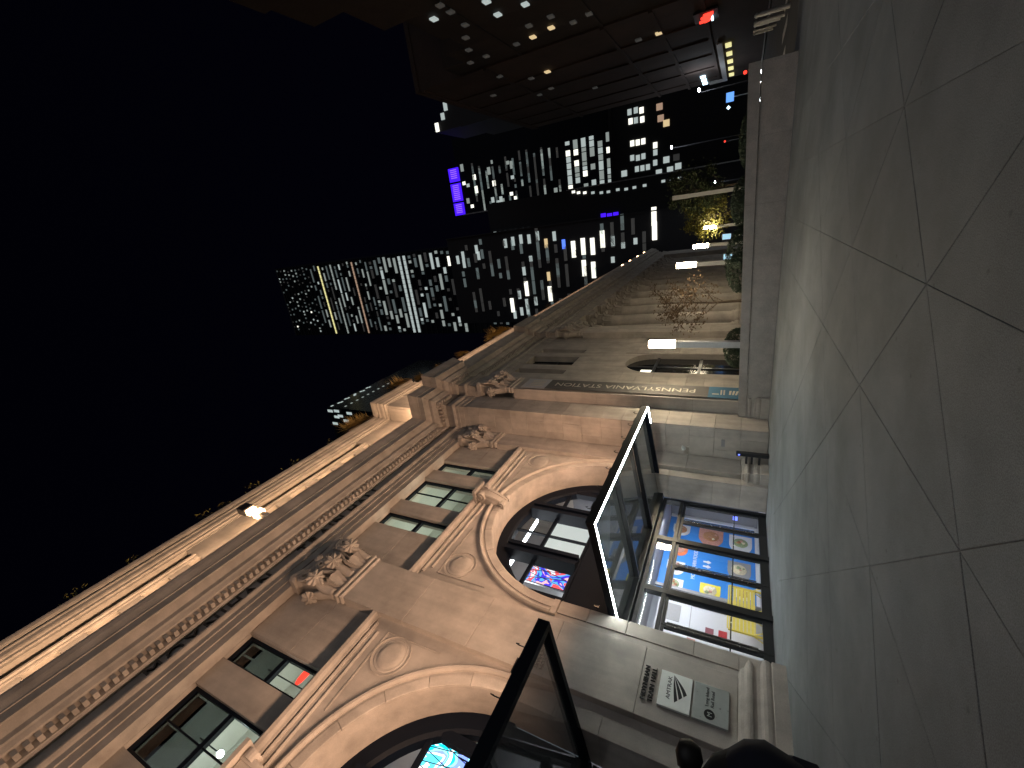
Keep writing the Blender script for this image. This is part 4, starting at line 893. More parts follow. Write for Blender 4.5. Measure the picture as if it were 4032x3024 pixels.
def tree(x, y, h, z0, crown, label, mat, nleaf, leaf=0.16, seed=1):
    rnd = random.Random(seed)
    t = thing('tree', (x, y, 0), label, 'tree')
    m = MB(); ends = []
    tr = [(0, 0, 0), (0.05, 0.03, z0*0.6), (0.0, 0.08, z0), (0.1, 0.0, h*0.75), (0.05, 0.05, h*0.95)]
    m.tube(tr, [0.13, 0.11, 0.09, 0.05, 0.02], 8)
    for k in range(16):
        a = k*2.4+rnd.uniform(-0.3, 0.3); zz = z0*0.75+(h-z0*0.75)*(k/16)**0.9*0.85; L = crown*(1-0.5*(k/16))*rnd.uniform(0.7, 1.1)
        p0 = Vector((0.03, 0.03, zz)); p1 = p0+Vector((math.cos(a)*L*0.5, math.sin(a)*L*0.5, L*0.35)); p2 = p0+Vector((math.cos(a)*L, math.sin(a)*L, L*rnd.uniform(0.5, 0.9)))
        m.tube([p0, p1, p2], [0.045, 0.025, 0.008], 5); ends += [(p1, L), (p2, L), ((p1+p2)/2, L)]
        for q in range(3):
            b = a+rnd.uniform(-1, 1); s = p1.lerp(p2, rnd.random()); e = s+Vector((math.cos(b), math.sin(b), rnd.uniform(0.1, 0.9)))*L*0.45
            m.tube([s, e], [0.015, 0.004], 4); ends += [(e, L*0.7), (s.lerp(e, 0.5), L*0.7)]
    local('trunk', m, 'bark', t)
    f = MB()
    for k in range(nleaf):
        c, L = rnd.choice(ends); s = 0.2*L+0.12
        p = c+Vector((rnd.gauss(0, s), rnd.gauss(0, s), rnd.gauss(0, s*0.8)))
        d = Vector((rnd.gauss(0, 1), rnd.gauss(0, 1), rnd.gauss(0, 0.7))).normalized(); e = d.orthogonal().normalized(); q = leaf*rnd.uniform(0.5, 1.1)
        f.add([p-d*q, p+e*q*0.55, p+d*q, p-e*q*0.55], [(0, 1, 2, 3)])
    local('crown', f, mat, t)
tree(38.9, 8.0, 8.3, 3.6, 2.3, 'small sparse tree with rusty autumn leaves before the colonnade', 'leaf_rust', 1300, 0.15, 3)
tree(64.9, 1.9, 8.2, 3.4, 2.6, 'bushy yellow green tree around the farthest lamp column', 'leaf_yellow', 3600, 0.2, 5)
tree(57.0, -1.2, 9.5, 4.0, 2.6, 'dark green tree standing to the right of the yellow green tree', 'leaf_green', 2600, 0.2, 9)
# information screens below the lamps
for i, (x, y, z) in enumerate(((46.0, 5.25, 2.75), (47.5, 3.55, 2.95))):
    t = thing('information_screen', (x, y, 0), 'small glowing blue white screen on a post, %s' % ('left one below the second lamp column' if i == 0 else 'right one below the third lamp column'), 'screen')
    obj('display', MB().box(x-0.06, x-0.04, y-0.24, y+0.24, z-0.36, z+0.36), 'screen_cyan', t)
    obj('casing', MB().box(x-0.04, x+0.1, y-0.29, y+0.29, z-0.43, z+0.43), 'black_metal', t)
    obj('post', MB().box(x-0.02, x+0.08, y-0.06, y+0.06, -0.02, z-0.43), 'post_grey', t)
for i, (x, y) in enumerate(((34.5, -9.6), (39.5, -10.6), (45.3, -12.0), (52.0, -13.4), (60.0, -15.2))):
    t = thing('bollard', (x, y, -0.16), 'pale street bollard, %s' % ('nearest of the row to the camera', 'second nearest of the row', 'middle one of the row', 'fourth along the row', 'farthest one towards the brown building')[i], 'bollard', 'pale bollards by the crossing')
    local('shaft', MB().lathe([(0.12, 0), (0.12, 1.4), (0.1, 1.5), (0.1, 1.6)], n=14), 'post_grey', t)
    local('cap', MB().lathe([(0.13, 1.6), (0.13, 1.68), (0.06, 1.76), (0.0, 1.77)], n=14), 'post_grey', t)

# ------------------------------------------------------------------ far buildings
def win_box(X, y, z, w, h): return MB().box(-0.25, 0.05, -w/2, w/2, -h/2, h/2)
WM = {}
def window_x(par, X, y, z, w, h, mat, name='window'):
    k = (round(w, 1), round(h, 1), mat, 'x')
    if k not in WM: WM[k] = MB().box(-0.2, 0.05, -w/2, w/2, -h/2, h/2).mesh('window')
    return link(name, WM[k], mat, par, (X, y, z))
def window_y(par, x, Y, z, w, h, mat, name='window'):
    k = (round(w, 1), round(h, 1), mat, 'y')
    if k not in WM: WM[k] = MB().box(-w/2, w/2, -0.05, 0.12, -h/2, h/2).mesh('window')
    return link(name, WM[k], mat, par, (x, Y, z))
def tower(at, label): return thing('tower_building', at, label, 'building')
rnd = random.Random(11)
# T1: the tall glass tower over the station roof
T1 = tower((215, 30, 0), 'tallest dark glass tower with many rows of lit floors')
m = MB().box(200.3, 240, 5.6, 53.8, 0, 292)
obj('glass_body', m, 'tower_glass', T1)
ml = MB()
for k in range(60): ml.box(200.0, 200.4, 5.5, 53.9, 60+k*3.9-0.25, 60+k*3.9+0.25)
obj('floor_bands', ml, 'tower_dark', T1)
obj('parapet', MB().box(199.9, 240, 5.4, 54.0, 292, 293.5), 'tower_dark', T1)
cnt = 0
special = {248.9: ('win_yellow', 1.0), 236.6: ('win_mid', 0.9), 216.9: ('win_salmon', 1.0), 179.8: ('win_cool', 1.0), 175.9: ('win_cool', 1.0), 138.5: ('win_mid', 0.7)}
for k in range(60):
    z = 60+k*3.9+1.95; sp = None
    for q, mm in special.items():
        if abs(q-z) < 1.96: sp = mm
    if z < 104: continue
    hh = 1.0 if z > 205 else 1.7
    if sp:
        y = 7.0
        while y < 52.4:
            if rnd.random() < sp[1]: window_x(T1, 200.1, y+1.35, z, 2.5, hh, sp[0]); cnt += 1
            y += 2.7
        continue
    y = 6.4+rnd.uniform(0, 2)
    while y < 51:
        n = rnd.choice((1, 1, 2, 3, 5)) if z < 258 else 1
        mt = rnd.choices(('win_dim', 'win_mid', 'win_cool', 'win_grey', 'win_hot'), (40, 26, 10, 22, 2))[0]
        w = n*1.8-0.25 if z < 258 else 1.0
        if y+w < 53.2: window_x(T1, 200.1, y+w/2, z, w, hh, mt); cnt += 1
        y += n*1.8+rnd.choice((0.3, 0.9, 1.8, 3.6, 7.0))*(1.6 if z < 130 else 1)
# T2: tower with purple crown
T2 = tower((210, -20, 0), 'dark tower crowned by a glowing purple band')
obj('glass_body', MB().box(200.4, 235, -44, -9.2, 0, 130), 'tower_glass', T2)
obj('corner_fin', MB().box(199.9, 200.4, -9.6, -9.0, 0, 130), 'post_grey', T2)
for a, b in ((-31.4, -25.2), (-24.3, -16.0), (-15.2, -9.4)):
    s = obj('purple_crown_light', MB().box(199.9, 200.3, a, b, 128.6, 134.6), 'neon_purple', T2)
    n = int((b-a)/0.9)
    mmb = MB()
    for i in range(1, n): mmb.box(199.75, 199.9, a+i*0.9-0.2, a+i*0.9+0.2, 129.8, 133.4)
    obj('light_core', mmb, 'neon_purple_core', s)
for y, z in ((-30.7, 126.4), (-23.7, 126.6), (-22.4, 124.4), (-15.4, 125.8), (-12.6, 123.8), (-25.4, 120.1), (-19.8, 120.0), (-26.8, 111.5), (-21.0, 109.6), (-13.8, 111.5), (-12.4, 108.7), (-13.1, 106.9), (-28.5, 101.0), (-27.3, 99.0), (-22.0, 99.3), (-15.0, 100.9), (-12.9, 98.9), (-12.5, 78.2)):
    window_x(T2, 200.3, y, z, rnd.choice((1.5, 2.4, 3.2)), 1.6, rnd.choice(('win_cool', 'win_hot', 'win_mid')))
for k in range(110):
    window_x(T2, 200.3, rnd.uniform(-31, -11), 76+3.7*rnd.randint(0, 12), rnd.choice((1.5, 2.5, 4, 6)), 0.9, rnd.choice(('win_dim', 'win_dim', 'win_grey', 'win_grey', 'win_mid')))
for k, z in enumerate((71.0, 67.4, 63.8, 60.2, 56.6, 53.0)):
    y = -31.5
    while y < -11:
        w = rnd.choice((1.4, 2.2, 3.4))
        if rnd.random() < 0.8: window_x(T2, 200.3, y+w/2, z, w, 1.9, rnd.choice(('win_cool', 'win_cool', 'win_mid', 'win_hot')))
        y += w+0.35
T5 = tower((192, -22, 0), 'low office block with grouped square lit windows at the street end')
obj('wall', MB().box(190.4, 199, -44, -7.6, 0, 49), 'tower_dark', T5)
obj('cornice', MB().box(189.9, 199, -44.2, -7.4, 49, 50), 'tower_dark', T5)
K = 190.3/200
for y, z in ((-36.7, 43.9), (-36.8, 41.4), (-36.3, 39.2), (-33.4, 43.6), (-33.3, 41.5), (-33.1, 39.0), (-25.4, 43.2), (-25.3, 41.0), (-25.3, 38.8), (-20.1, 43.4), (-19.7, 41.1), (-19.9, 38.9), (-23.0, 34.2), (-20.4, 34.2), (-16.7, 34.3), (-15.6, 41.6), (-15.6, 39.4), (-15.6, 37.2)):
    window_x(T5, 190.3, y*K, 1.65+(z-1.65)*K, 2.0, 1.5, 'win_cool' if rnd.random() < 0.6 else 'win_hot')
for y, z, mt in ((-17.0, 30.0, 'win_cool'), (-13.9, 25.5, 'win_cool'), (-12.8, 32.9, 'win_cool'), (-13.1, 28.6, 'win_cool'), (-29.9, 29.9, 'win_warm'), (-14.8, 46.9, 'win_cool'), (-17.2, 26.2, 'win_grey'), (-32, 32, 'win_salmon'), (-36, 32.4, 'win_salmon')):
    window_x(T5, 190.3, y*K, 1.65+(z-1.65)*K, 2.2, 2.2, mt)
for y, z in ((-10.0, 63.0), (-9.4, 60.9), (-9.0, 58.3), (-8.5, 55.0), (-8.0, 51.6), (-7.9, 48.8), (-8.1, 45.1), (-7.8, 41.9), (-7.9, 38.8), (-8.0, 35.0)):
    pass
T6 = tower((160, 16, 0), 'dark mid height block with bright scattered windows beside the tallest tower')
obj('wall', MB().box(150.4, 185, 1.2, 36, 0, 108), 'tower_dark', T6)
obj('corner_strip', MB().box(150.0, 150.4, 0.9, 1.3, 0, 108), 'tower_dark', T6)
for i, (y, z) in enumerate(((5.4, 81.2), (5.0, 77.9), (4.6, 74.5), (4.9, 71.2), (4.2, 67.7), (5.0, 61.2), (8.1, 57.9), (10.2, 54.4), (9.6, 50.8), (9.9, 47.4), (7.9, 43.8), (8.9, 40.3), (16.2, 74.8), (22.9, 74.6), (28.5, 75.2), (31.4, 75.1), (18.9, 64.9), (25.4, 65.0), (7.1, 64.6), (17.0, 51.0), (17.9, 47.6), (29.1, 81.7), (32.9, 81.1), (25.1, 78.0), (31.7, 77.9), (27.9, 71.3), (15.0, 40.6), (10.6, 36.9), (2.8, 26.8), (7.2, 26.7), (9.7, 32.8), (11.9, 71.4), (9.5, 104.0), (8.1, 101.2), (11.3, 101.3), (6.3, 94.4), (8.8, 93.9))):
    hot = i in (7, 8, 9, 10, 19, 20, 21, 29, 28, 17, 13)
    window_x(T6, 150.3, y, z, (5.6 if hot else 3.2) if i not in (26, 27, 30, 31) else 2.0, 1.5 if hot else 1.2, 'win_blue' if i == 6 else ('win_hot' if hot else ('win_warm' if i in (16, 18) else 'win_cool')))
for k in range(110):
    window_x(T6, 150.3, rnd.uniform(3, 34), 30+3.45*rnd.randint(0, 21), rnd.choice((2, 3.5, 5)), 1.1, rnd.choice(('win_dim', 'win_grey', 'win_grey')))
T9 = tower((182, -6, 0), 'narrow dark block with a string of small lit windows down its edge')
obj('wall', MB().box(180.3, 188, -11, 2.4, 0, 104), 'tower_dark', T9)
obj('edge_strip', MB().box(180.0, 180.3, -11.2, -10.8, 0, 66), 'post_grey', T9)
for y, z in ((1.4, 101.7), (1.9, 99.1), (2.0, 96.5), (1.9, 93.8), (1.9, 91.2), (2.0, 87.6), (2.1, 84.6), (-10.0, 63.0), (-9.4, 60.9), (-9.0, 58.3), (-8.5, 55.0), (-8.0, 51.6), (-7.9, 48.8), (-8.1, 45.1), (-7.8, 41.9), (-7.9, 38.8), (-8.0, 35.0), (-8.4, 28.3), (-8.6, 25.4), (-8.5, 22.6)):
    window_x(T9, 180.2, min(y, 1.6), z, 0.9, 1.3, 'win_cool' if z > 80 or z < 57 else 'win_hot')
for y, z in ((0.5, 51.3), (0.8, 48.8), (0.7, 46.3)): window_x(T9, 180.2, y, z, 1.6, 2.0, 'neon_purple')
# T7 behind the station roof
T7 = tower((140, 76, 0), 'dark glass tower with edge lights rising just behind the station roof')
obj('glass_body', MB().box(120.4, 190, 67.4, 100, 0, 171), 'tower_glass', T7)
for k in range(11): window_y(T7, 122+k*2.4+1.2*(k % 2), 67.3, 169.6-(k % 3)*0.6, 1.3, 0.9, 'win_cool')
for k in range(9): window_y(T7, 123+k*3.6, 67.3, 161.5, 1.0, 0.8, 'win_mid')
for y, z in ((69.2, 169.6), (72, 166.2), (71.3, 163.5), (68.9, 165.2), (75.7, 168.7), (73.5, 160.5), (69.4, 157.0)): window_x(T7, 120.3, y, z, 1.2, 3.2, 'win_cool')
# brown hotel across the avenue
T3 = thing('brick_hotel', (75, -40, 0), 'huge dark brown brick building with a few lit windows across the avenue', 'building')
obj('wall', MB().box(66, 112, -62, -22.2, 0, 48.4), 'brown_brick', T3)
obj('parapet', MB().box(65.9, 112.1, -62, -22.0, 48.4, 49.2), 'brown_brick', T3)
for z in (6.9, 12.5, 18.5, 36.0, 47.6): obj('string_course', MB().box(66, 112.1, -22.2, -21.95, z, z+0.5), 'brown_brick', T3)
for x in (76, 84, 92, 100, 108): obj('brick_pier', MB().box(x-0.6, x+0.6, -22.2, -22.0, 7.4, 47.6), 'brown_brick', T3)
T4W = ((48.4, 32.4), (52.1, 30.7), (55.0, 32.5), (58.4, 34.2), (62.3, 36.4), (62.1, 33.7), (61.5, 26.4), (60.8, 23.6), (58.1, 25.4), (61.8, 28.9), (57.9, 22.5), (61.5, 21.0), (52.8, 26.8), (53.0, 23.5), (49.4, 26.3), (48.4, 30.2), (46.5, 30.2), (60.8, 18.8))
for i, (x, z) in enumerate(((75.5, 33.0), (74.9, 29.9), (73.8, 15.7), (73.8, 13.0), (83.7, 32.8), (85.4, 35.8), (70.2, 36.0), (78.0, 41.5), (91, 27))):
    window_y(T3, x, -22.0, z, 0.9, 0.8, 'win_warm' if i in (1, 3) else 'win_grey')
for i in range(5):
    window_y(T3, 88.5+i*5, -22.0, 4.9, 2.0, 0.85, 'win_yellow', 'shop_window')
obj('shop_frame', MB().box(86.0, 112.0, -22.0, -21.8, 5.7, 6.5).box(110, 112.0, -22.0, -21.8, 6.5, 9), 'post_grey', T3)
for i in range(3): window_y(T3, 104.5+i*2.9, -22.0, 9.7, 1.4, 0.9, 'neon_ice')
ss = thing('shop_sign', (72.5, -21.6, 6), 'glowing red script shop sign with a small white line below', 'sign')
mm = MB()
for i in range(6):
    a = 71.2+i*0.42; h = (0.55, 0.3, 0.62, 0.3, 0.42, 0.6)[i]
    mm.tube([(a, -21.55, 7.0+0.1*i-0.9), (a+0.12, -21.55, 7.0+0.1*i-0.9+h*2), (a+0.3, -21.55, 7.0+0.1*i-0.9+h), (a+0.05, -21.55, 7.0+0.1*i-0.9+0.1)], 0.16, 6)
obj('red_tube', mm, 'neon_red', ss)
obj('white_line', MB().box(72.6, 73.9, -21.7, -21.5, 6.2, 6.45), 'neon_ice', ss)
obj('backing', MB().box(70.8, 74.3, -21.95, -21.75, 5.6, 8.4), 'tower_dark', ss)
bs = thing('blue_sign', (121.5, -20, 0), 'glowing vertical blue sign at the end of the brown building', 'sign')
obj('face', MB().box(119.6, 119.8, -21, -19.2, 4.6, 6.1), 'neon_blue', bs); obj('lamp', MB().lathe([(0, -0.4), (0.4, 0), (0, 0.4)], (120, -18.2, 5.6), 10), 'neon_ice', bs)
obj('pole', MB().box(120.0, 120.2, -20.2, -20.0, -0.1, 4.6), 'post_grey', bs)
T4 = tower((48, -40, 0), 'stepped dark brown brick block at the photograph edge, nearer than the brown hotel')
for xa, xb, z in ((24, 36, 43.6), (36, 41, 42.6), (41, 47, 38.2), (47, 54, 35.2), (54, 58, 34.2), (58, 62, 37.4), (62, 65.8, 40.8)):
    obj('setback', MB().box(xa+0.01, xb-0.01, -60, -22.4, 0, z), 'dark_brick', T4)
for z in (6.9, 18.5, 30.0): obj('string_course', MB().box(24, 65.8, -22.4, -22.2, z, z+0.5), 'dark_brick', T4)
for i, (x, z) in enumerate(T4W): window_y(T4, x, -22.2, z, 0.8, 0.7, 'win_warm' if i in (6, 7) else ('win_cool' if i in (0, 12, 13, 14) else 'win_grey'))
T8 = tower((158, -48, 0), 'dark tower with a stepped crown of lit ledges beside the purple band')
obj('wall', MB().box(150.3, 175, -66, -36, 0, 93), 'tower_dark', T8)
for i, (y0, y1, z) in enumerate(((-51, -48, 94.4), (-48, -45, 96.4), (-45, -42, 99), (-42, -39.5, 100.8), (-39.5, -36.3, 104))):
    w = obj('crown_step', MB().box(150.3, 170, y0, y1, 93, z), 'tower_dark', T8)
    obj('lit_ledge', MB().box(149.9, 150.3, y0+0.2, y1-0.2, z-1.6, z-0.2), 'win_cool' if i < 4 else 'win_hot', w)
for k in range(14): window_x(T8, 150.2, rnd.uniform(-62, -38), 60+rnd.randint(0, 9)*3.5, 1.4, 1.2, 'win_dim')

# ------------------------------------------------------------------ street lamps, signals, traffic
def street_lamp(x, y, h, label, on=True, e=900):
    t = thing('street_lamp', (x, y, -0.16), label, 'street lamp', 'street lamps on the avenue')
    local('pole', MB().tube([(0, 0, 0), (0, 0, h-0.6), (-0.6, 0, h), (-2.0, 0, h+0.1)], [0.12, 0.08, 0.06, 0.05], 8), 'tower_dark', t)
    local('lamp_head', MB().cbox(-2.7, -1.9, -0.2, 0.2, h, h+0.16, 0.02), 'post_grey', t)
    local('lens', MB().lathe([(0.0, -0.34), (0.24, -0.25), (0.34, -0.06), (0.3, 0.0), (0, 0.0)], (-2.3, 0, h-0.01), 12), 'street_white', t)
    light('street_light', 'POINT', (x-2.3, y, h-0.8), e, (0.85, 0.92, 1.0), t, shadow_soft_size=0.2)
street_lamp(101.6, -19.0, 10.2, 'bright street lamp close to the brown building', True, 500)
street_lamp(115.9, -12.0, 16.9, 'tall bright street lamp in the middle of the avenue', True, 600)
street_lamp(140, -4, 9, 'distant small street lamp near the avenue trees', True, 300)
for i, (x, y, z) in enumerate(((123.4, -12.0, 6.1), (66.0, -13.2, 2.1))):
    t = thing('traffic_signal', (x, y, 0), 'red traffic signal %s' % ('beside the tall street lamp' if i == 0 else 'low at the crossing'), 'traffic light')
    obj('housing', MB().cbox(x-0.15, x+0.15, y-0.2, y+0.2, z-0.8, z+0.35, 0.03), 'black_metal', t)
    obj('red_lens', MB().lathe([(0.0, 0), (0.2, 0.0), (0.16, 0.09), (0, 0.12)], n=12), 'neon_red', t, (x-0.15, y, z+0.1), (0, R_(-90), 0))
    obj('pole', MB().tube([(x+0.1, y, -0.16), (x+0.1, y, z-0.8)], 0.06, 8), 'post_grey', t)
def car(x, y, rz, paint, label):
    t = thing('car', (x, y, -0.16), label, 'car', 'cars on the avenue', (0, 0, rz))
    L, Wd = 4.5, 1.8
    side = [(-2.2, 0.35), (-2.22, 0.75), (-2.0, 0.95), (-1.0, 1.02), (-0.45, 1.42), (0.9, 1.45), (1.6, 1.05), (2.15, 0.95), (2.22, 0.6), (2.15, 0.33)]
    def ring(s, w): return [(px*s, w*(1 if pz < 1.1 else 0.8), pz) for px, pz in side]
    local('body', MB().loft([ring(0.97, -0.9), ring(1.0, -0.82), ring(1.0, 0.82), ring(0.97, 0.9)]), paint, t)
    local('window', MB().add([(-0.97, -0.74, 1.05), (-0.48, -0.68, 1.4), (0.86, -0.68, 1.42), (1.5, -0.74, 1.06)], [(0, 1, 2, 3)]).add([(-0.97, 0.74, 1.05), (-0.48, 0.68, 1.4), (0.86, 0.68, 1.42), (1.5, 0.74, 1.06)], [(3, 2, 1, 0)]), 'dark_glass', t)
    local('windscreen', MB().add([(-1.02, -0.66, 1.045), (-0.5, -0.6, 1.41), (-0.5, 0.6, 1.41), (-1.02, 0.66, 1.045)], [(0, 1, 2, 3)]), 'dark_glass', t)
    for px in (-1.4, 1.4):
        for py in (-0.82, 0.82):
            w = local('wheel', MB().lathe([(0.2, -0.1), (0.32, -0.1), (0.34, 0), (0.32, 0.1), (0.2, 0.1)], n=16), 'tyre', t, (px, py, 0.34), (R_(90), 0, 0))
            local('rim', MB().lathe([(0, -0.08), (0.2, -0.09), (0.2, 0.09), (0, 0.08)], n=12), 'bright_steel', w)
    for py in (-0.6, 0.6):
        local('headlight', MB().box(-2.24, -2.16, py-0.16, py+0.16, 0.62, 0.78), 'street_white' , t)
        local('tail_light', MB().box(2.16, 2.24, py-0.16, py+0.16, 0.72, 0.88), 'neon_red', t)
car(62, -10.0, R_(-6), 'car_black', 'black car with headlights on, nearest in the avenue')
car(74, -13.5, R_(-2), 'car_white', 'pale car behind the black one')
car(92, -9.0, R_(180), 'car_yellow', 'yellow car showing its tail lights farther up the avenue')
car(120, -7.0, R_(0), 'car_black', 'small distant black car by the trees')

# ------------------------------------------------------------------ plants and lanterns on the roof edge
def roof_grass(x, y, h, n, label, spread=0.5, mat='grass_gold'):
    t = thing('roof_grass', (x, y, 27.1), label, 'plant', 'plants along the roof edge')
    m = MB()
    for k in range(n):
        a = random.uniform(0, 6.28); r = random.uniform(0.2, 1)*spread; hh = h*1.2*random.uniform(0.55, 1); bx, by = random.gauss(0, spread*0.45), random.gauss(0, 0.12)
        p0 = Vector((bx, by, 0)); p1 = p0+Vector((r*0.3*math.cos(a), r*0.3*math.sin(a), hh*0.6)); p2 = p0+Vector((r*math.cos(a), r*math.sin(a), hh)); w = Vector((0.032, 0.02, 0))
        m.add([p0-w, p0+w, p1+w, p1-w, p2], [(0, 1, 2, 3), (3, 2, 4)])
    local('blades', m, mat, t)
    local('trough', MB().cbox(-spread*1.3, spread*1.3, -0.15, 0.15, -0.02, 0.28, 0.01), 'bronze', t)
for a in ((20.3, 12.72, 1.5, 260, 'dark gold grass clump at the inner roof corner', 0.8), (21.2, 12.72, 1.2, 160, 'short grass clump right beside the inner roof corner', 0.6),
          (26.0, 11.5, 1.5, 260, 'pale fanned grass clump over the banner pilaster', 0.8), (28.9, 12.02, 1.4, 180, 'small upright clump left of the roof lantern', 0.4),
          (31.8, 12.02, 1.1, 120, 'small leafy clump behind the roof lantern', 0.4), (36.2, 12.02, 1.5, 140, 'thin tuft midway along the far roof', 0.35),
          (43.6, 12.02, 1.6, 420, 'large golden grass bush lit on the far roof', 1.1), (45.8, 12.02, 1.6, 300, 'second large golden bush on the far roof', 0.8),
          (54, 12.6, 1.8, 160, 'distant dark tuft on the far roof', 0.8), (62, 12.6, 1.6, 120, 'most distant tuft on the far roof', 0.8)):
    roof_grass(a[0], a[1], a[2], a[3], a[4], a[5])
for i, (x, hh) in enumerate(((3.3, 0.8), (5.5, 0.6), (9.0, 1.0), (10.1, 0.7), (11.9, 0.9), (14.6, 0.6), (17.5, 0.5))):
    t = thing('roof_shrub', (x, 12.75, 27.09), 'tiny lit leaf tuft on the near roof edge, %s' % ('lowest in the sideways picture', 'second lowest', 'just before the glowing floodlight box', 'right at the glowing floodlight box', 'just past the glowing floodlight box', 'second before the roof corner', 'last before the roof corner')[i], 'plant', 'tufts along the near roof edge')
    m = MB()
    for k in range(26):
        p = Vector((random.gauss(0, 0.22), random.gauss(0, 0.1), random.uniform(0.2, 1)*hh)); d = Vector((random.gauss(0, 1), random.gauss(0, 1), random.gauss(0, 0.5))).normalized(); e = d.orthogonal().normalized(); q = random.uniform(0.05, 0.12)
        m.add([p-d*q, p+e*q*0.5, p+d*q, p-e*q*0.5], [(0, 1, 2, 3)])
    local('foliage', m, 'leaf_yellow', t); local('stem', MB().tube([(0, 0, 0), (0.05, 0, hh*0.5), (0, 0, hh*0.9)], [0.03, 0.02, 0.008], 5), 'bark', t)
for i, (x, y, z) in enumerate(((9.75, 12.2, 22.2), (29.0, 10.62, 22.2))):
    t = thing('roof_lantern', (x, y, z), 'glowing floodlight box standing on the cornice, %s' % ('above the pier between the entrances' if i == 0 else 'farther along near the roof plants'), 'lamp')
    obj('stand', MB().box(x-0.12, x+0.12, y-0.1, y+0.1, z, z+1.0), 'black_metal', t)
    obj('housing', MB().cbox(x-0.28, x+0.28, y-0.2, y+0.2, z+2.05, z+2.7, 0.03), 'black_metal', t)
    obj('lens', MB().box(x-0.24, x+0.24, y-0.16, y+0.16, z+1.0, z+1.4).box(x-0.22, x+0.22, y-0.14, y+0.14, z+1.7, z+2.0), 'lamp_warm', t)
    obj('bracket', MB().box(x-0.05, x+0.05, y-0.05, y+0.05, z+1.4, z+2.05), 'black_metal', t)

# ------------------------------------------------------------------ person at the photograph edge, facing left with a backpack
PX, PY = 1.18, 2.435
face = math.atan2(0.52, -0.85)
pr = thing('person', (PX, PY, 0), 'person in a dark coat with tied back hair, seen from the side at the edge', 'person', None, (0, 0, face))
# local frame: +x = facing direction, +y = person's left
def skin_body(name, verts, edges, radii, root, mat, par, lv=2):
    me = bpy.data.meshes.new(name); me.from_pydata(verts, edges, []); me.update()
    o = bpy.data.objects.new(name, me); COL.objects.link(o); o.parent = par
    o.modifiers.new('skin', 'SKIN'); o.modifiers.new('sub', 'SUBSURF').levels = lv; o.modifiers['sub'].render_levels = lv
    for i, r in enumerate(radii): me.skin_vertices[0].data[i].radius = r if hasattr(r, '__len__') else (r, r)
    me.skin_vertices[0].data[root].use_root = True
    me.materials.append(MATS[mat]); return o
V = [(0, 0, 0.98), (0, 0, 1.15), (-0.01, 0, 1.34), (-0.02, 0, 1.46), (0.0, 0, 1.55), (0.02, 0, 1.62), (0.03, 0, 1.70), (0.02, 0, 1.78),
     (-0.02, 0.17, 1.44), (-0.04, 0.23, 1.18), (0.1, 0.2, 0.97), (0.18, 0.17, 0.93), (-0.02, -0.17, 1.44), (-0.04, -0.23, 1.18), (0.1, -0.2, 0.97), (0.18, -0.17, 0.93),
     (0, 0.1, 0.9), (0.02, 0.11, 0.5), (-0.02, 0.11, 0.09), (0.13, 0.12, 0.05), (0, -0.1, 0.9), (-0.03, -0.11, 0.5), (-0.07, -0.11, 0.09), (0.08, -0.12, 0.05)]
Ed = [(0,1),(1,2),(2,3),(3,4),(4,5),(5,6),(6,7),(3,8),(8,9),(9,10),(10,11),(3,12),(12,13),(13,14),(14,15),(0,16),(16,17),(17,18),(18,19),(0,20),(20,21),(21,22),(22,23)]
Rr_ = [(0.15,0.18),(0.14,0.16),(0.15,0.19),(0.11,0.14),(0.06,0.06),(0.085,0.075),(0.105,0.085),(0.085,0.07),0.075,0.062,0.05,0.04,0.075,0.062,0.05,0.04,0.1,0.08,0.06,0.05,0.1,0.08,0.06,0.05]
skin_body('body', V, Ed, Rr_, 0, 'skin', pr)
def shell(name, rings, mat, n=22, smooth=True):
    m = MB().loft([[(cx+rx*math.cos(2*math.pi*k/n), cy+ry*math.sin(2*math.pi*k/n), z) for k in range(n)] for (cx, cy, z, rx, ry) in rings]); return local(name, m, mat, pr, smooth=smooth)
shell('coat', [(0, 0, 0.55, 0.21, 0.25), (0, 0, 0.8, 0.2, 0.24), (0, 0, 1.05, 0.18, 0.22), (-0.01, 0, 1.3, 0.19, 0.26), (-0.02, 0, 1.42, 0.17, 0.27), (-0.02, 0, 1.5, 0.13, 0.18), (0.0, 0, 1.55, 0.09, 0.1), (0.0, 0, 1.58, 0.085, 0.09)], 'cloth_black')
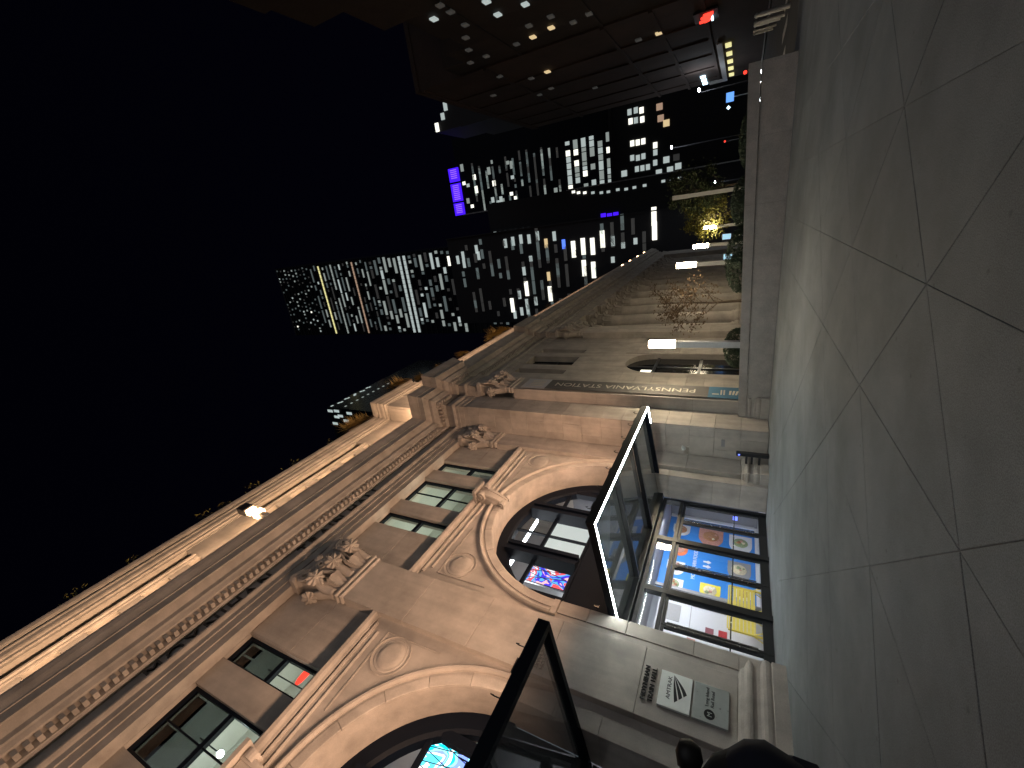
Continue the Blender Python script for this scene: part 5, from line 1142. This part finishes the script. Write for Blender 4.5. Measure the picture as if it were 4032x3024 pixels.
for sy in (-1, 1):
    local('sleeve', MB().tube([(-0.02, sy*0.19, 1.45), (-0.04, sy*0.27, 1.18), (0.09, sy*0.22, 0.98)], [0.1, 0.085, 0.065], 14), 'cloth_black', pr, smooth=True)
    local('trouser_leg', MB().tube([(0.0, sy*0.1, 0.92), (0.0, sy*0.11, 0.5), (-0.04, sy*0.11, 0.08)], [0.12, 0.095, 0.08], 14), 'cloth_navy', pr, smooth=True)
    local('shoe', MB().loft([[(-0.12, sy*0.115-0.045, 0), (0.18, sy*0.115-0.045, 0), (0.18, sy*0.115+0.045, 0), (-0.12, sy*0.115+0.045, 0)], [(-0.13, sy*0.115-0.05, 0.05), (0.19, sy*0.115-0.05, 0.05), (0.19, sy*0.115+0.05, 0.05), (-0.13, sy*0.115+0.05, 0.05)], [(-0.1, sy*0.115-0.04, 0.1), (0.05, sy*0.115-0.04, 0.1), (0.05, sy*0.115+0.04, 0.1), (-0.1, sy*0.115+0.04, 0.1)]]), 'cloth_black', pr)
    for f in range(4):
        local('finger', MB().tube([(0.18, sy*(0.15+0.018*f), 0.92), (0.225, sy*(0.15+0.018*f), 0.895), (0.24, sy*(0.15+0.018*f), 0.86)], [0.011, 0.01, 0.008], 7), 'skin', pr, smooth=True)
    local('thumb', MB().tube([(0.16, sy*0.135, 0.94), (0.2, sy*0.12, 0.925), (0.22, sy*0.125, 0.9)], [0.012, 0.011, 0.009], 7), 'skin', pr, smooth=True)
shell('hood', [(-0.09, 0, 1.5, 0.08, 0.12), (-0.11, 0, 1.55, 0.13, 0.15), (-0.12, 0, 1.6, 0.13, 0.14), (-0.11, 0, 1.66, 0.1, 0.11), (-0.09, 0, 1.7, 0.05, 0.06)], 'cloth_black')
hairm = MB(); n = 20
for z, rx, ry, cx in ():
    pass
hairm.loft([[(cx+rx*math.cos(2*math.pi*k/n), ry*math.sin(2*math.pi*k/n), z) for k in range(n)] for cx, z, rx, ry in ((-0.05, 1.6, 0.06, 0.06), (-0.035, 1.66, 0.085, 0.085), (-0.02, 1.73, 0.105, 0.095), (0.0, 1.79, 0.11, 0.09), (0.01, 1.835, 0.08, 0.06), (0.01, 1.85, 0.02, 0.02))])
local('hair', hairm, 'hair', pr, smooth=True)
local('hair_bun', MB().lathe([(0.0, -0.06), (0.045, -0.045), (0.065, 0.0), (0.05, 0.045), (0.0, 0.06)], (-0.165, 0, 1.755), 14), 'hair', pr, smooth=True)
for sy in (-1, 1):
    local('eye', MB().lathe([(0, -0.012), (0.012, 0), (0, 0.012)], (0.125, sy*0.033, 1.71), 8), 'sign_white', pr)
    local('ear', MB().loft([[(0.01+r*0.7*math.cos(a), sy*(0.088+d), 1.69+r*math.sin(a)) for a in [2*math.pi*k/10 for k in range(10)]] for r, d in ((0.03, 0), (0.034, 0.012), (0.015, 0.014))]), 'skin', pr)
local('nose', MB().add([(0.128, -0.016, 1.66), (0.128, 0.016, 1.66), (0.155, 0, 1.665), (0.125, 0, 1.715)], [(0, 1, 2), (0, 2, 3), (1, 3, 2), (0, 3, 1)]), 'skin', pr)
local('mouth', MB().box(0.108, 0.122, -0.022, 0.022, 1.624, 1.632), 'maroon_print', pr)
bp = thing('backpack', (PX, PY, 0), 'bulky dark navy backpack worn on the back of the person at the edge', 'backpack', None, (0, 0, face))
bpm = MB().loft([[(cx+rx*(abs(math.cos(a))**0.7)*(1 if math.cos(a) > 0 else -1), ry*(abs(math.sin(a))**0.7)*(1 if math.sin(a) > 0 else -1), z) for a in [2*math.pi*k/24 for k in range(24)]]
    for cx, z, rx, ry in ((-0.16, 1.2, 0.04, 0.1), (-0.17, 1.23, 0.08, 0.14), (-0.19, 1.34, 0.11, 0.17), (-0.2, 1.46, 0.13, 0.18), (-0.195, 1.54, 0.11, 0.17), (-0.18, 1.6, 0.07, 0.12), (-0.17, 1.625, 0.03, 0.06))])
local('bag', bpm, 'cloth_navy', bp, smooth=True)
local('pocket', MB().cbox(-0.31, -0.24, -0.1, 0.1, 1.26, 1.38, 0.02), 'cloth_navy', bp)
for sy in (-1, 1): local('strap', MB().tube([(-0.15, sy*0.1, 1.5), (-0.06, sy*0.12, 1.57), (0.12, sy*0.13, 1.42), (0.14, sy*0.14, 1.2), (-0.16, sy*0.16, 1.06)], 0.02, 8), 'cloth_black', bp, smooth=True)

# ------------------------------------------------------------------ architectural lighting fitted to the building, plus added plaza spots
AMB = (1.0, 0.62, 0.4)
for i, (c, e) in enumerate(((XC[0], 820), (15.4, 780))):
    light('facade_flood', 'AREA', (c, 9.75, 6.2), e, AMB, CAN[i], (c, 13.2, 16.0), shape='RECTANGLE', size=8.4, size_y=0.5, spread=R_(165))
light('cornice_flood', 'AREA', (8.5, 11.95, 22.45), 900, (1.0, 0.62, 0.36), B, (8.5, 12.9, 25.6), shape='RECTANGLE', size=27, size_y=0.08)
light('cornice_flood', 'AREA', (21.15, 12.0, 22.45), 45, (1.0, 0.6, 0.34), B, (22.1, 12.2, 25.6), shape='RECTANGLE', size=0.3, size_y=1.6)
light('cornice_flood', 'AREA', (32, 10.5, 22.45), 800, (1.0, 0.62, 0.36), B, (32, 12.2, 26.0), shape='RECTANGLE', size=18, size_y=0.08)
light('cornice_flood', 'AREA', (64, 10.6, 22.45), 1300, (1.0, 0.62, 0.37), B, (64, 12.25, 26.0), shape='RECTANGLE', size=44, size_y=0.08)
for i, (x, tx, ty, e) in enumerate(((13.0, 13.9, 4.3, 4200), (16.0, 13.2, 1.6, 2600))):   # unseen narrow spots added at cornice height to make light pools on the paving
    light('added_plaza_spot', 'SPOT', (x, 11.75, 22.6), e, (1.0, 0.9, 0.72), B, (tx, ty, 0), spot_size=R_(13), spot_blend=1.0, shadow_soft_size=0.1)
for i, x in enumerate((90, 97, 105, 113)):
    t = thing('parapet_light', (x, 10.3, 22.2), 'tiny warm light on the far roof edge, %s' % ('nearest of four', 'second of four', 'third of four', 'farthest of four')[i], 'lamp', 'four warm lights at the far roof end')
    obj('lens', MB().lathe([(0.0, 0.6), (0.2, 0.65), (0.26, 0.9), (0.0, 1.15)], (x, 10.3, 22.2), 10), 'lamp_warm', t)
    obj('stand', MB().tube([(x, 10.3, 22.2), (x, 10.3, 22.82)], 0.07, 6), 'black_metal', t)
